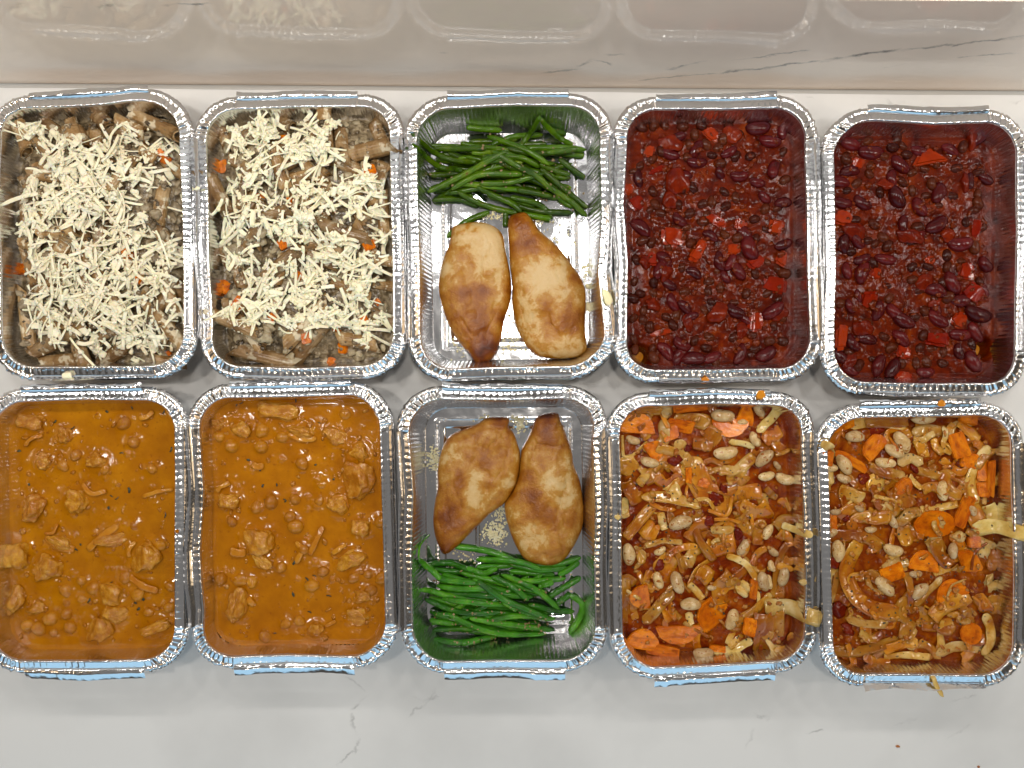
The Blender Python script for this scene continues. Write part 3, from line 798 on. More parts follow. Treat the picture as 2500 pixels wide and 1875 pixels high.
PEP_TRI = [slab_mesh('pepper_piece', [(-.5, -.45), (.5, -.35), (.15, .1), (-.15, .5)], 0.25, MAT['pepper'], 0.08, bend=0.2, seed=9, jit=0.02)]

# ------------------------------------------------------------------ pasta trays
def pasta_tray(key, penne, carrots, clusters, n_shred, seed, fillers, cream):
    r_ = np.random.default_rng(seed)
    P_ = Pile(key, 0.0245, 0.0030, 0.02, seed)
    q = np.minimum(HW - np.abs(P_.X), HH - np.abs(P_.Y))
    P_.H = np.where(P_.rimzone, P_.H, P_.H + 0.006 * sm(0.004, 0.03, q) - 0.006 * (1 - sm(0.0, 0.012, q)))
    P_.H = np.where(P_.rimzone, P_.H, P_.H + 0.0016 * fbm(P_.X, P_.Y, 0.006, 4, seed + 4) + 0.0008 * np.abs(fbm(P_.X, P_.Y, 0.0035, 3, seed + 7)))
    lumps(P_, 160, 0.0012, 0.0030, 0.6, seed + 1, -.6, .3, 0.007)
    o = sauce_mesh('mince_sauce', P_, MAT['mince'], 0.020, 'grey brown mince and cream sauce filling the ' + PHRASE[key], 'mince sauce', 190, 270)
    k0 = scale_of(key, 0.035)
    # filler penne, then the ones the photograph shows
    items = []
    for _ in range(26):
        u, v, an, ln = r_.uniform(140, 940), r_.uniform(230, 1430), r_.uniform(0, PI), r_.uniform(180, 250)
        items.append(((u - math.cos(an) * ln / 2, v - math.sin(an) * ln / 2), (u + math.cos(an) * ln / 2, v + math.sin(an) * ln / 2), 66))
    for (u, v, ang, ln) in fillers:
        items.append(((u - math.cos(ang) * ln / 2, v - math.sin(ang) * ln / 2), (u + math.cos(ang) * ln / 2, v + math.sin(ang) * ln / 2), 66))
    items += [((a, b), (c, d), w_) for a, b, c, d, w_ in penne]
    for n_, (a, b, w_) in enumerate(items):
        pa, pb = P_.loc(*a, 0.034), P_.loc(*b, 0.034)
        if n_ < 26 and max(abs(pa[0]), abs(pb[0])) > HW - .008 or n_ < 26 and max(abs(pa[1]), abs(pb[1])) > HH - .009: continue
        ln = np.hypot(*(pb - pa)); R_ = w_ * k0 * 0.5
        za, zb = drop_line(P_, pa, pb, R_, 0.42)
        ang = math.atan2(pb[1] - pa[1], pb[0] - pa[0]); c_ = (pa + pb) / 2
        me = PENNE[n_ % 3]
        flip = 1 if r_.random() < .5 else -1
        o = put('penne', me, P_, c_[0], c_[1], (za + zb) / 2, ang, -math.atan2(zb - za, ln), r_.uniform(0, 6.28) if n_ % 3 == 2 else r_.uniform(-.4, .4), (ln, R_ * 8 * flip, R_ * 8))
        if flip < 0: o.scale = (ln, R_ * 8, R_ * 8)
        P_.line([(pa[0], pa[1], za), (pb[0], pb[1], zb)], R_ * 0.95, 0.9)
        rec(o, 'brown ridged penne tube', P_, c_[0], c_[1], 'penne', 'penne in the ' + PHRASE[key])
    for u, v, sz in carrots:
        x, y = P_.loc(u, v, 0.035); s_ = sz * k0 * .78
        z = P_.h(x, y) - s_ * 0.05
        o = put('carrot_dice', DICE[int(r_.integers(4))], P_, x, y, z, r_.uniform(0, 3), r_.uniform(-.4, .4), r_.uniform(-.4, .4), (s_, s_, s_))
        P_.dot(x, y, z, s_ * .5, 0.6); rec(o, 'orange carrot dice', P_, x, y, 'carrot', 'carrot dice in the ' + PHRASE[key])
    # blobs of cream sauce
    pts = []
    for u, v, su, sv, n in cream:
        for _ in range(n // 3): pts.append(P_.loc(r_.normal(u, su), r_.normal(v, sv), 0.035))
    # mince crumbs over the pasta
    base = [(r_.uniform(-HW + .008, HW - .008), r_.uniform(-HH + .008, HH - .008)) for _ in range(650)]
    crumbs('mince_crumb', P_, base, MAT['mince'], 'loose mince crumbs among the penne of the ' + PHRASE[key], 'mince', 0.0005, 0.0016, seed + 5, 0.7)
    pts = [p for p in pts if abs(p[0]) < HW - .006 and abs(p[1]) < HH - .006]
    if pts: crumbs('cream_blob', P_, pts, MAT['cream'], 'pale cream sauce clinging to the penne of the ' + PHRASE[key], 'cream sauce', 0.0009, 0.0036, seed + 6, 0.22, -0.0003)
    # grated cheese
    wts = np.array([c[2] * c[3] for c in clusters], float); wts = wts ** 0.8; wts /= wts.sum()
    sh = []
    for n_ in range(n_shred):
        c = clusters[r_.choice(len(clusters), p=wts)]
        u, v = r_.normal(c[0], c[2] * .78), r_.normal(c[1], c[3] * .78)
        x, y = P_.loc(u, v, 0.038)
        if abs(x) > HW - 0.004 or abs(y) > HH - 0.004: continue
        L_ = float(np.clip(r_.lognormal(math.log(0.0120), 0.50), 0.003, 0.028)); wd = r_.uniform(0.0013, 0.0032) * (1 if L_ < .016 else 0.85)
        if r_.random() < .09: L_, wd = r_.uniform(.006, .012), r_.uniform(.0035, .0055)
        elif r_.random() < .22: wd *= .5
        a = r_.uniform(0, PI)
        sh.append((L_, x, y, wd, a))
    order = sorted(range(len(sh)), key=lambda i: -sh[i][0]); big = set(order[:150])
    V2, F2, off = [], [], 0
    for i, (L_, x, y, wd, a) in enumerate(sh):
        n = 8 if L_ > .007 else 5
        t_ = np.linspace(-.5, .5, n); bow = r_.normal(0, .07) * L_
        px_ = x + np.cos(a) * t_ * L_ - np.sin(a) * bow * (4 * t_ * t_ - .5); py_ = y + np.sin(a) * t_ * L_ + np.cos(a) * bow * (4 * t_ * t_ - .5)
        hs = P_.h(px_, py_)
        k = np.polyfit(t_, hs, 1); kk = np.clip(k[0], -.55 * L_, .55 * L_)
        z = hs.mean() + kk * t_ + 0.5 * (hs - np.polyval(k, t_)).max() + 0.0006 + r_.normal(0, .12) * L_ * (t_ ** 2) * 1.2
        path = np.stack([px_, py_, z], 1)
        V, F = ribbon(path, wd, r_.uniform(.0004, .0008), r_, r_.uniform(-.1, .25), 0.10, r_.normal(0, .28), 0.75)
        P_.line(path, wd * .5, 0.35)
        if i in big:
            o, c_ = put_free('cheese_shred', V, F, MAT['cheese'], P_)
            rec(o, 'cream coloured cheese shred', P_, x, y, 'cheese', 'cheese shreds on the ' + PHRASE[key], True)
        else:
            V2.append(V); F2 += [[q + off for q in f] for f in F]; off += len(V)
    o = link('loose_cheese', mesh_from('loose_cheese', np.vstack(V2), F2, MAT['cheese'])); o.matrix_world = P_.t.M
    tag(o, 'short crumbled cheese shreds heaped over the ' + PHRASE[key], 'cheese', kind='stuff')
    pts = []
    for c in clusters:
        for _ in range(12): pts.append(P_.loc(r_.normal(c[0], c[2] * .9), r_.normal(c[1], c[3] * .9), 0.038))
    pts = [p for p in pts if abs(p[0]) < HW - .005 and abs(p[1]) < HH - .005]
    crumbs('cheese_crumb', P_, pts, MAT['cheese'], 'tiny cheese crumbs sprinkled over the ' + PHRASE[key], 'cheese', 0.0005, 0.0013, seed + 9, 0.7)
    return P_

MAT['cream'] = food('cream', [(0.3, (0.20, 0.145, 0.085)), (0.55, (0.36, 0.285, 0.18)), (0.8, (0.52, 0.44, 0.30))], 200, rough=0.25, sss=0.1, var=0.1, bump=0.0004, bscale=400, spec=0.3)

PEN1 = [(345, 180, 420, 330, 70), (500, 165, 590, 250, 85), (90, 220, 140, 370, 72), (210, 200, 345, 300, 72), (620, 205, 780, 285, 70), (390, 240, 445, 350, 95),
        (700, 165, 985, 300, 78), (85, 490, 200, 620, 66), (840, 400, 965, 490, 62), (750, 350, 835, 430, 70), (830, 755, 950, 985, 70), (870, 1005, 920, 1220, 66),
        (780, 1150, 975, 1430, 74), (475, 1500, 690, 1390, 78), (400, 1375, 460, 1520, 74), (190, 1490, 430, 1475, 72), (140, 1440, 345, 1370, 74), (95, 1100, 140, 1420, 66),
        (480, 1230, 530, 1310, 80), (200, 805, 425, 800, 66), (385, 820, 330, 900, 70), (600, 720, 705, 860, 70), (95, 850, 200, 875, 64), (930, 1060, 985, 1200, 60), (780, 1470, 950, 1500, 64), (300, 640, 480, 700, 64), (520, 1010, 560, 1180, 66)]
FIL1 = [(150, 1000, 1.2, 240), (480, 400, .4, 240), (300, 1050, 2.4, 240), (700, 1000, .9, 240), (640, 500, 2.2, 230), (850, 640, 1.7, 220), (250, 500, .2, 240), (450, 880, 1.5, 220), (650, 1300, 2.8, 240), (880, 1300, 1.9, 220), (230, 1250, 0.7, 240), (110, 700, 1.5, 220)]
CAR1 = [(65, 985, 75), (118, 1000, 72), (672, 920, 80), (738, 1055, 62), (872, 408, 66), (845, 372, 55), (505, 1365, 40), (560, 1300, 40), (870, 1440, 36)]
CH1 = [(150, 250, 60, 25), (230, 300, 70, 40), (330, 390, 110, 60), (420, 450, 130, 70), (600, 330, 110, 60), (700, 280, 80, 30), (840, 350, 80, 35), (650, 420, 80, 60), (560, 470, 120, 70), (700, 520, 60, 50),
       (800, 500, 50, 40), (340, 560, 120, 60), (230, 640, 60, 80), (150, 560, 40, 80), (160, 720, 50, 60), (560, 600, 130, 60), (620, 660, 90, 50), (430, 640, 110, 50), (300, 690, 80, 50),
       (220, 830, 50, 90), (420, 740, 90, 40), (560, 790, 100, 60), (720, 770, 80, 50), (680, 850, 70, 60), (470, 890, 90, 50), (190, 950, 50, 60), (380, 970, 90, 60), (540, 960, 100, 50), (720, 970, 60, 80),
       (920, 880, 60, 40), (860, 930, 60, 50), (280, 1020, 80, 60), (440, 1050, 90, 50), (600, 1080, 90, 60), (720, 1100, 70, 60), (870, 1080, 50, 50), (230, 1140, 70, 70), (400, 1150, 100, 50), (560, 1160, 90, 60),
       (700, 1200, 80, 60), (200, 1230, 60, 60), (290, 1270, 70, 50), (420, 1240, 70, 60), (620, 1280, 90, 60), (560, 1340, 90, 40), (780, 1290, 70, 60), (940, 1240, 50, 40), (300, 1350, 60, 50), (700, 1380, 60, 60), (800, 1390, 60, 40), (700, 1480, 25, 40), (490, 1420, 50, 25), (960, 640, 25, 40), (300, 1500, 60, 10), (100, 770, 40, 20)]
CR1 = [(900, 310, 50, 30, 30), (920, 700, 50, 80, 60), (800, 620, 60, 50, 40), (120, 1150, 40, 80, 60), (870, 1000, 60, 60, 40), (130, 1350, 40, 60, 40), (700, 1000, 100, 200, 60), (60, 620, 40, 40, 20), (890, 1450, 60, 40, 50), (330, 900, 150, 300, 60)]
PT1 = pasta_tray('T1', PEN1, CAR1, CH1, 900, 101, FIL1, CR1)

PEN2 = [(720, 130, 745, 380, 72), (795, 215, 830, 450, 72), (640, 190, 690, 350, 60), (860, 385, 1110, 345, 88), (975, 190, 1025, 310, 64), (455, 330, 520, 560, 76), (605, 520, 640, 700, 62), (105, 480, 220, 740, 74),
        (420, 1035, 600, 895, 76), (505, 1410, 740, 1180, 84), (535, 1490, 755, 1250, 84), (130, 1235, 420, 1365, 72), (230, 1420, 560, 1500, 78), (690, 760, 965, 845, 64), (955, 1065, 1085, 1085, 62),
        (985, 945, 1090, 960, 60), (890, 670, 955, 760, 70), (150, 220, 200, 330, 74), (470, 190, 550, 245, 80), (960, 420, 1060, 460, 60), (150, 860, 205, 970, 74), (185, 1180, 335, 1200, 72), (960, 1220, 1095, 1290, 64),
        (895, 600, 975, 430, 62), (370, 230, 250, 310, 66), (740, 560, 800, 600, 60)]
FIL2 = [(300, 450, .5, 220), (800, 900, 1.2, 230), (300, 700, 2.0, 230), (850, 1100, .4, 230), (450, 1200, 1.9, 220), (250, 1000, 1.2, 220), (600, 400, 2.6, 220), (1030, 700, 1.5, 230), (900, 1380, .2, 220), (1000, 560, 1.8, 220)]
CAR2 = [(492, 290, 58), (498, 862, 74), (568, 1020, 72), (650, 830, 56), (630, 1368, 84), (742, 1482, 80), (812, 1415, 78), (932, 1262, 66), (150, 425, 80), (165, 1088, 110), (790, 1308, 62), (260, 1190, 100), (970, 870, 76), (380, 610, 66), (540, 640, 60), (965, 475, 80), (1000, 1170, 50), (450, 1250, 50)]
CH2 = [(620, 140, 12, 45), (270, 240, 60, 12), (440, 250, 30, 60), (395, 260, 25, 45), (630, 270, 40, 60), (600, 330, 50, 70), (520, 350, 50, 25), (690, 410, 70, 60), (740, 380, 40, 50), (400, 420, 50, 40), (250, 350, 40, 45), (310, 320, 50, 50),
       (340, 500, 60, 40), (420, 520, 60, 40), (240, 590, 45, 60), (440, 660, 110, 45), (560, 740, 90, 30), (730, 640, 60, 50), (640, 720, 50, 40), (850, 560, 55, 55), (870, 640, 60, 50), (970, 540, 70, 45), (1040, 650, 45, 50), (980, 760, 25, 50),
       (330, 720, 80, 40), (230, 800, 60, 50), (240, 930, 55, 22), (310, 960, 25, 40), (740, 830, 110, 35), (830, 930, 110, 45), (760, 900, 70, 50), (900, 980, 80, 40), (720, 1040, 40, 60), (640, 1050, 35, 60), (920, 1070, 50, 60), (400, 1090, 50, 45),
       (520, 1150, 70, 50), (330, 1090, 45, 35), (640, 1110, 25, 60), (900, 1160, 40, 60), (680, 1250, 45, 55), (850, 1270, 60, 40), (1020, 1230, 55, 45), (540, 1270, 45, 35), (380, 1240, 60, 45), (240, 1220, 12, 45), (200, 1240, 20, 20), (110, 610, 22, 30), (150, 710, 30, 25),
       (1050, 830, 35, 60), (500, 800, 80, 30), (560, 610, 50, 30), (670, 580, 40, 50), (950, 1380, 35, 30), (980, 1290, 40, 30), (780, 1220, 40, 40), (330, 1280, 60, 30), (720, 290, 18, 30), (760, 240, 14, 30), (1085, 980, 15, 50), (560, 980, 40, 20), (430, 1010, 40, 40)]
CR2 = [(250, 840, 50, 60, 60), (240, 1030, 40, 60, 60), (900, 260, 50, 50, 40), (850, 620, 50, 30, 30), (300, 600, 80, 80, 50), (430, 1340, 70, 30, 40), (640, 1480, 60, 40, 30), (920, 1400, 90, 60, 60), (1040, 1140, 40, 50, 40), (830, 1050, 60, 40, 30), (450, 880, 60, 60, 40), (300, 360, 60, 60, 40), (700, 700, 200, 250, 60)]
PT2 = pasta_tray('T2', PEN2, CAR2, CH2, 800, 202, FIL2, CR2)

# ------------------------------------------------------------------ chicken and green beans
def closed_curve(poly, n):
    p = np.asarray(poly, float); m_ = len(p); out = []
    for i in range(m_):
        a, b_, c_, d = p[i - 1], p[i], p[(i + 1) % m_], p[(i + 2) % m_]
        for t in np.linspace(0, 1, 10, endpoint=False):
            out.append(0.5 * ((2 * b_) + (-a + c_) * t + (2 * a - 5 * b_ + 4 * c_ - d) * t * t + (-a + 3 * b_ - 3 * c_ + d) * t ** 3))
    out = np.array(out); out = np.vstack([out, out[:1]])
    L_ = np.r_[0, np.cumsum(np.linalg.norm(np.diff(out, axis=0), axis=1))]
    tt = np.linspace(0, L_[-1], n, endpoint=False)
    return np.stack([np.interp(tt, L_, out[:, k]) for k in (0, 1)], 1)

def chicken(P_, poly, height, brown, bias, seed, label, spine):
    """solid fillet: outline, domed top that is highest along a spine, ridges, glazed skin"""
    n, nr = 150, 44
    O = np.array([P_.loc(u, v, 0.009) for u, v in closed_curve(poly, n)])
    sp = np.array([P_.loc(u, v, 0.012) for u, v in spine])
    c = sp.mean(0) * 0.6 + O.mean(0) * 0.4
    rings, br = [], []
    sz = np.linspace(0, 1, nr)
    allz = []
    for j, s_ in enumerate(np.r_[sz, 1.0, 0.985, 0.93]):
        # rings shrink towards the spine, not to a point
        t_ = np.clip(((O - sp[0]) @ (sp[1] - sp[0])) / ((sp[1] - sp[0]) @ (sp[1] - sp[0])), 0.0, 1.0)
        foot = sp[0] + t_[:, None] * (sp[1] - sp[0])
        p = foot * (1 - s_) + O * s_
        x, y = p[:, 0], p[:, 1]
        if j < nr:
            z = height * np.maximum(1 - s_ ** 3.6, 0) ** .55 * (0.86 + 0.14 * np.cos((t_ - .55) * 2.4)) 
            z = z * (1 + 0.10 * fbm(x, y, 0.022, 2, seed)) + (0.0013 * fbm(x, y, 0.011, 4, seed + 3) - 0.0016 * np.exp(-np.abs(fbm(x, y, 0.020, 3, seed + 9)) / 0.035)) * (1 - s_ ** 4)
            z = np.maximum(z, 0) * 0.86 + height * 0.16
        elif j == nr: z = np.full(n, height * 0.11)
        elif j == nr + 1: z = np.full(n, height * 0.05)
        else: z = np.full(n, 0.0)
        jag = 1 + 0.0
        rings.append(np.column_stack([x, y, z + 0.0024]))
        bb = np.full(n, bias, float)
        bb += 0.10 * sm(.82, 1.0, s_)
        for (u, v, rad, am) in brown:
            q = P_.loc(u, v, 0.015); d2 = ((x - q[0]) ** 2 + (y - q[1]) ** 2) / (rad * scale_of(P_.key, 0.015)) ** 2
            bb += am * np.exp(-d2 * 1.2)
        br.append(bb)
    V = np.vstack(rings); F = grid_faces(n, len(rings), True)
    me = mesh_from('chicken_breast', V - np.array([c[0], c[1], 0]), F, MAT['chicken'])
    a = me.attributes.new('browning', 'FLOAT', 'POINT'); a.data.foreach_set('value', np.concatenate(br))
    o = link('chicken_breast', me); o.matrix_world = P_.t.M @ Matrix.Translation((c[0], c[1], 0))
    tag(o, label, 'chicken breast', 'glazed chicken breasts in the two middle trays')
    # the pile knows about it
    for x, y, z in V[::2]: P_.dot(x, y, z - 0.001, 0.0016, 1.0)
    return o

def bean_pod(P_, pts, wpx, mat, phrase, r_, zmul=1.0, cat='green bean'):
    L2 = [P_.loc(u, v, 0.010) for u, v in pts]
    path, ln = resample(L2, 26)
    R_ = wpx * 0.5 * scale_of(P_.key, 0.010)
    h_ = P_.h(path[:, 0], path[:, 1])
    side = np.gradient(path, axis=0); side /= np.linalg.norm(side, axis=1)[:, None] + 1e-9
    for s_ in (-.6, .6): h_ = np.maximum(h_, P_.h(path[:, 0] - side[:, 1] * s_ * R_, path[:, 1] + side[:, 0] * s_ * R_))
    k = np.polyfit(np.linspace(-1, 1, 26), h_, 2); fit = np.polyval(k, np.linspace(-1, 1, 26))
    z = 0.55 * fit + 0.45 * smooth1(h_, 12) + R_ * 0.75
    path = np.column_stack([path, z])
    t_ = np.linspace(0, 1, 26)
    rad = R_ * (1 - 0.5 * np.exp(-t_ / 0.04) * 1.1 - 0.85 * np.exp(-(1 - t_) / 0.05)) * (1 + 0.07 * np.sin(t_ * 40 + r_.uniform(0, 6)) * np.sin(PI * t_))
    if r_.random() < .5: rad = rad[::-1]
    V, F = tube(path, np.maximum(rad, R_ * .12), 10)
    o, c_ = put_free('green_bean', V, F, mat, P_)
    P_.line(path, R_ * .9, 0.9)
    rec(o, phrase, P_, c_[0], c_[1], cat, 'green beans in the ' + PHRASE[P_.key])

def make_base_pile(key):
    P_ = Pile(key, 0.0)
    P_.H = np.where(P_.rimzone, P_.H, basez(P_.X, P_.Y) + 0.0006)
    q = np.maximum(np.abs(P_.X) - (HW - .0054), np.abs(P_.Y) - (HH - .0064))
    P_.H = np.where((q > 0) & ~P_.rimzone, np.clip(q / 0.0054, 0, 1) * 0.040, P_.H)
    return P_

r3 = np.random.default_rng(33)
P3 = make_base_pile('T3')
BE3f = [((200, 400), (420, 430)), ((450, 470), (700, 500)), ((250, 520), (460, 540)), ((560, 330), (800, 320)), ((640, 420), (900, 440)), ((300, 450), (560, 470)), ((600, 560), (860, 610)), ((380, 310), (640, 305)),
        ((170, 560), (400, 600)), ((480, 600), (740, 650)), ((700, 500), (930, 560)), ((190, 450), (330, 460)), ((820, 370), (1000, 380))]
BE3 = [((170, 490), (330, 500)), ((200, 565), (280, 560)), ((450, 440), (640, 420), (760, 460)), ((180, 625), (330, 620), (430, 655)), ((640, 580), (830, 605)), ((850, 600), (935, 660)), ((560, 360), (700, 390), (860, 380)),
       ((190, 350), (330, 365), (480, 385)), ((370, 255), (560, 258)), ((500, 335), (640, 285), (780, 265)), ((780, 250), (905, 262)), ((340, 330), (460, 355), (595, 385)), ((680, 350), (850, 350), (1005, 355)),
       ((790, 390), (955, 362)), ((760, 235), (860, 285), (935, 335)), ((640, 350), (710, 270), (755, 230)), ((100, 345), (250, 400), (420, 450)), ((110, 402), (230, 450), (350, 492)), ((600, 610), (760, 650), (830, 725)),
       ((640, 690), (820, 725)), ((590, 640), (760, 682), (942, 690)), ((320, 590), (450, 645), (640, 695)), ((430, 570), (600, 640), (665, 695)), ((860, 410), (930, 455), (1005, 500)), ((760, 450), (925, 492)),
       ((260, 822), (370, 735), (490, 685)), ((578, 690), (575, 765)), ((800, 560), (920, 630), (1015, 705)), ((760, 475), (890, 570), (1020, 665)), ((440, 555), (610, 545), (780, 505)), ((285, 585), (440, 515), (665, 515)),
       ((165, 598), (340, 520), (530, 430), (590, 400)), ((480, 285), (600, 335), (710, 390), (810, 455)), ((500, 395), (640, 475), (740, 520), (830, 590))]
BE3f += [((170 + (i * 61) % 330, 330 + (i * 47) % 290), (520 + (i * 83) % 420, 350 + (i * 71) % 280)) for i in range(24)]
for p in BE3f: bean_pod(P3, p, 33, MAT['bean_dark'], 'dark olive green bean', r3)
for p in BE3: bean_pod(P3, p, 33, MAT['bean_dark'], 'dark olive green bean', r3)
chicken(P3, [(290, 775), (330, 755), (400, 743), (470, 748), (530, 775), (565, 820), (578, 900), (595, 980), (606, 1050), (608, 1120), (598, 1190), (575, 1250), (560, 1330), (540, 1420), (500, 1480), (450, 1508), (415, 1500), (380, 1450), (330, 1390), (290, 1330), (262, 1270), (235, 1190), (217, 1110), (225, 1020), (250, 920), (280, 840)],
        0.0135, [(440, 1470, 70, .34), (520, 1400, 50, .25), (555, 1260, 30, .28), (440, 1120, 60, .24), (350, 1130, 90, .12), (420, 1260, 130, .12), (440, 1370, 110, .18), (330, 920, 60, .10), (590, 1110, 30, .18), (500, 830, 90, -.14), (430, 830, 140, -.08), (260, 1000, 60, -.10), (470, 980, 60, -.12)], -0.005, 5,
        'tan glazed chicken breast with a charred lower tip under the dark green beans', [(430, 860), (430, 1370)])
chicken(P3, [(600, 712), (640, 695), (680, 690), (720, 730), (760, 790), (830, 850), (880, 900), (930, 970), (980, 1040), (1005, 1110), (1008, 1180), (1003, 1290), (1008, 1370), (1010, 1430), (960, 1465), (880, 1475), (800, 1470), (740, 1455), (690, 1410), (650, 1340), (625, 1270), (612, 1180), (612, 1080), (598, 950), (592, 850), (587, 760)],
        0.0150, [(640, 730, 60, .30), (680, 830, 70, .22), (640, 900, 50, .15), (720, 880, 60, .12), (850, 900, 50, .14), (930, 1050, 60, .12), (900, 1300, 80, .24), (800, 1170, 60, .10), (980, 1250, 50, .15), (820, 1040, 90, -.18), (720, 1080, 60, -.10), (690, 1240, 70, -.12), (900, 1430, 110, -.10), (760, 960, 60, -.10)], 0.0, 8,
        'large tan chicken breast with browned narrow top, at the right of a pair', [(690, 820), (830, 1330)])

rB = np.random.default_rng(44)
PB = make_base_pile('B3')
BEBf = [((230, 1210), (480, 1230)), ((220, 1300), (480, 1330)), ((480, 1160), (760, 1180)), ((560, 1350), (760, 1330)), ((260, 1130), (440, 1150)), ((600, 1060), (840, 1080)), ((430, 1040), (620, 1030)), ((300, 1360), (520, 1390)), ((560, 1290), (700, 1330)), ((240, 1060), (400, 1070))]
BEB = [((720, 1030), (860, 1022), (980, 990)), ((600, 1020), (760, 1050), (905, 1040)), ((860, 1080), (970, 1010)), ((650, 1100), (800, 1105), (900, 1095)), ((150, 1025), (280, 1018), (400, 1040)), ((310, 930), (480, 955), (650, 1005)), ((380, 1025), (470, 1060), (540, 1040)),
       ((180, 1010), (250, 1085), (440, 1100)), ((220, 1170), (390, 1160), (560, 1160)), ((220, 1130), (350, 1132), (500, 1120)), ((150, 1135), (270, 1172), (500, 1190)), ((165, 1200), (330, 1250), (565, 1250)), ((250, 1190), (440, 1195), (645, 1228)),
       ((500, 1290), (660, 1275), (845, 1310)), ((640, 1240), (800, 1285)), ((190, 1275), (310, 1270)), ((190, 1312), (325, 1312)), ((200, 1370), (350, 1345), (425, 1340)), ((210, 1395), (350, 1402), (545, 1388)), ((360, 1400), (450, 1388)), ((400, 1280), (560, 1312), (770, 1352)),
       ((800, 1200), (900, 1140), (980, 1095)), ((840, 1240), (930, 1175)), ((700, 1222), (850, 1262), (945, 1275)), ((560, 1070), (720, 1130), (862, 1252)), ((510, 1070), (610, 1115), (702, 1190)), ((570, 1190), (645, 1245)), ((440, 1080), (590, 1185), (800, 1285)),
       ((290, 1258), (420, 1325), (570, 1372), (800, 1388)), ((920, 1180), (985, 1235), (970, 1310), (915, 1388)), ((150, 960), (175, 1010), (250, 1085)), ((430, 1000), (640, 1002), (770, 1042)), ((760, 1132), (835, 1108))]
BEBf += [((170 + (i * 59) % 260, 1050 + (i * 53) % 330), (470 + (i * 89) % 380, 1065 + (i * 53 + (i * 31) % 60) % 320)) for i in range(26)]
for p in BEBf: bean_pod(PB, p, 33, MAT['bean_bright'], 'bright green bean', rB)
for p in BEB: bean_pod(PB, p, 33, MAT['bean_bright'], 'bright green bean', rB)
bean_pod(PB, ((150, 955), (150, 900), (185, 872)), 12, MAT['bean_bright'], 'thin curled bean stalk', rB)
chicken(PB, [(300, 345), (380, 310), (440, 285), (480, 258), (545, 252), (600, 258), (600, 305), (625, 335), (645, 390), (660, 450), (655, 540), (640, 600), (610, 660), (570, 710), (500, 760), (440, 820), (380, 880), (330, 930), (265, 972), (230, 920), (210, 850), (205, 780), (215, 690), (230, 620), (228, 540), (240, 460), (265, 390)],
        0.0130, [(265, 940, 60, .26), (320, 830, 110, .17), (260, 780, 60, .14), (350, 560, 40, .22), (330, 680, 70, .12), (520, 440, 90, .14), (560, 270, 50, .22), (480, 590, 80, .12), (400, 330, 80, .06), (440, 580, 50, -.20), (430, 690, 60, -.16), (600, 590, 40, -.15), (300, 460, 70, -.06)], 0.02, 12,
        'broad glazed chicken breast pointing down left above the bright green beans', [(500, 420), (340, 760)])
chicken(PB, [(740, 260), (770, 240), (830, 230), (860, 235), (870, 270), (900, 340), (930, 430), (940, 500), (970, 580), (985, 660), (993, 750), (985, 830), (955, 900), (920, 960), (880, 1005), (820, 1028), (750, 1020), (690, 1000), (650, 950), (620, 890), (600, 830), (582, 760), (580, 700), (620, 640), (650, 560), (660, 480), (668, 420), (695, 370), (722, 310)],
        0.0145, [(800, 260, 60, .26), (780, 350, 70, .15), (880, 400, 60, .12), (720, 660, 70, .16), (760, 740, 80, .16), (700, 560, 50, .12), (900, 800, 70, .10), (850, 960, 80, .06), (700, 830, 60, -.12), (830, 570, 60, -.14), (900, 680, 60, -.08), (650, 740, 40, -.10), (800, 880, 60, -.06)], 0.02, 15,
        'pear shaped glazed chicken breast with narrow top beside the broad one', [(800, 400), (800, 850)])
# garlic bits on the beans, fat droplets on the foil
def scatter(P_, cl, r_, low=False): 
    out = []
    for u, v, su, sv, n in cl:
        for _ in range(n): out.append(P_.loc(r_.normal(u, su), r_.normal(v, sv), 0.006))
    return [p for p in out if abs(p[0]) < HW - .003 and abs(p[1]) < HH - .003 and (not low or P_.h(*p) < .0045)]
crumbs('garlic_bit', P3, scatter(P3, [(600, 520, 140, 40, 30), (850, 610, 60, 40, 26), (450, 560, 90, 30, 20), (500, 330, 60, 40, 12), (700, 450, 150, 60, 20), (150, 480, 20, 20, 4)], r3), MAT['garlic'], 'brown garlic bits stuck to the dark green beans', 'garlic', 0.0003, 0.0009, 71)
crumbs('garlic_bit', PB, scatter(PB, [(600, 1190, 130, 60, 60), (500, 1300, 160, 60, 60), (700, 1330, 60, 30, 30), (300, 1150, 100, 80, 30), (400, 1380, 90, 20, 20)], rB), MAT['garlic'], 'brown garlic bits stuck to the bright green beans', 'garlic', 0.0003, 0.0008, 72)
crumbs('fat_droplet', P3, scatter(P3, [(500, 710, 35, 12, 60), (590, 1290, 30, 60, 120), (600, 1410, 90, 25, 90), (880, 830, 50, 30, 40), (1010, 1000, 12, 40, 40), (330, 1400, 40, 30, 40), (760, 740, 30, 8, 20)], r3, True), MAT['fat'], 'specks of set cooking fat on the foil beside the upper chicken', 'fat', 0.00025, 0.0007, 73, 0.4, 0.0)
crumbs('fat_droplet', PB, scatter(PB, [(210, 470, 16, 34, 150), (530, 860, 34, 34, 260), (560, 760, 16, 30, 90), (660, 300, 16, 24, 80), (480, 262, 24, 12, 50), (330, 960, 60, 40, 60), (640, 270, 30, 12, 50)], rB, True), MAT['fat'], 'pale specks of set cooking fat on the foil around the lower chicken', 'fat', 0.0002, 0.0008, 74, 0.35, 0.0)
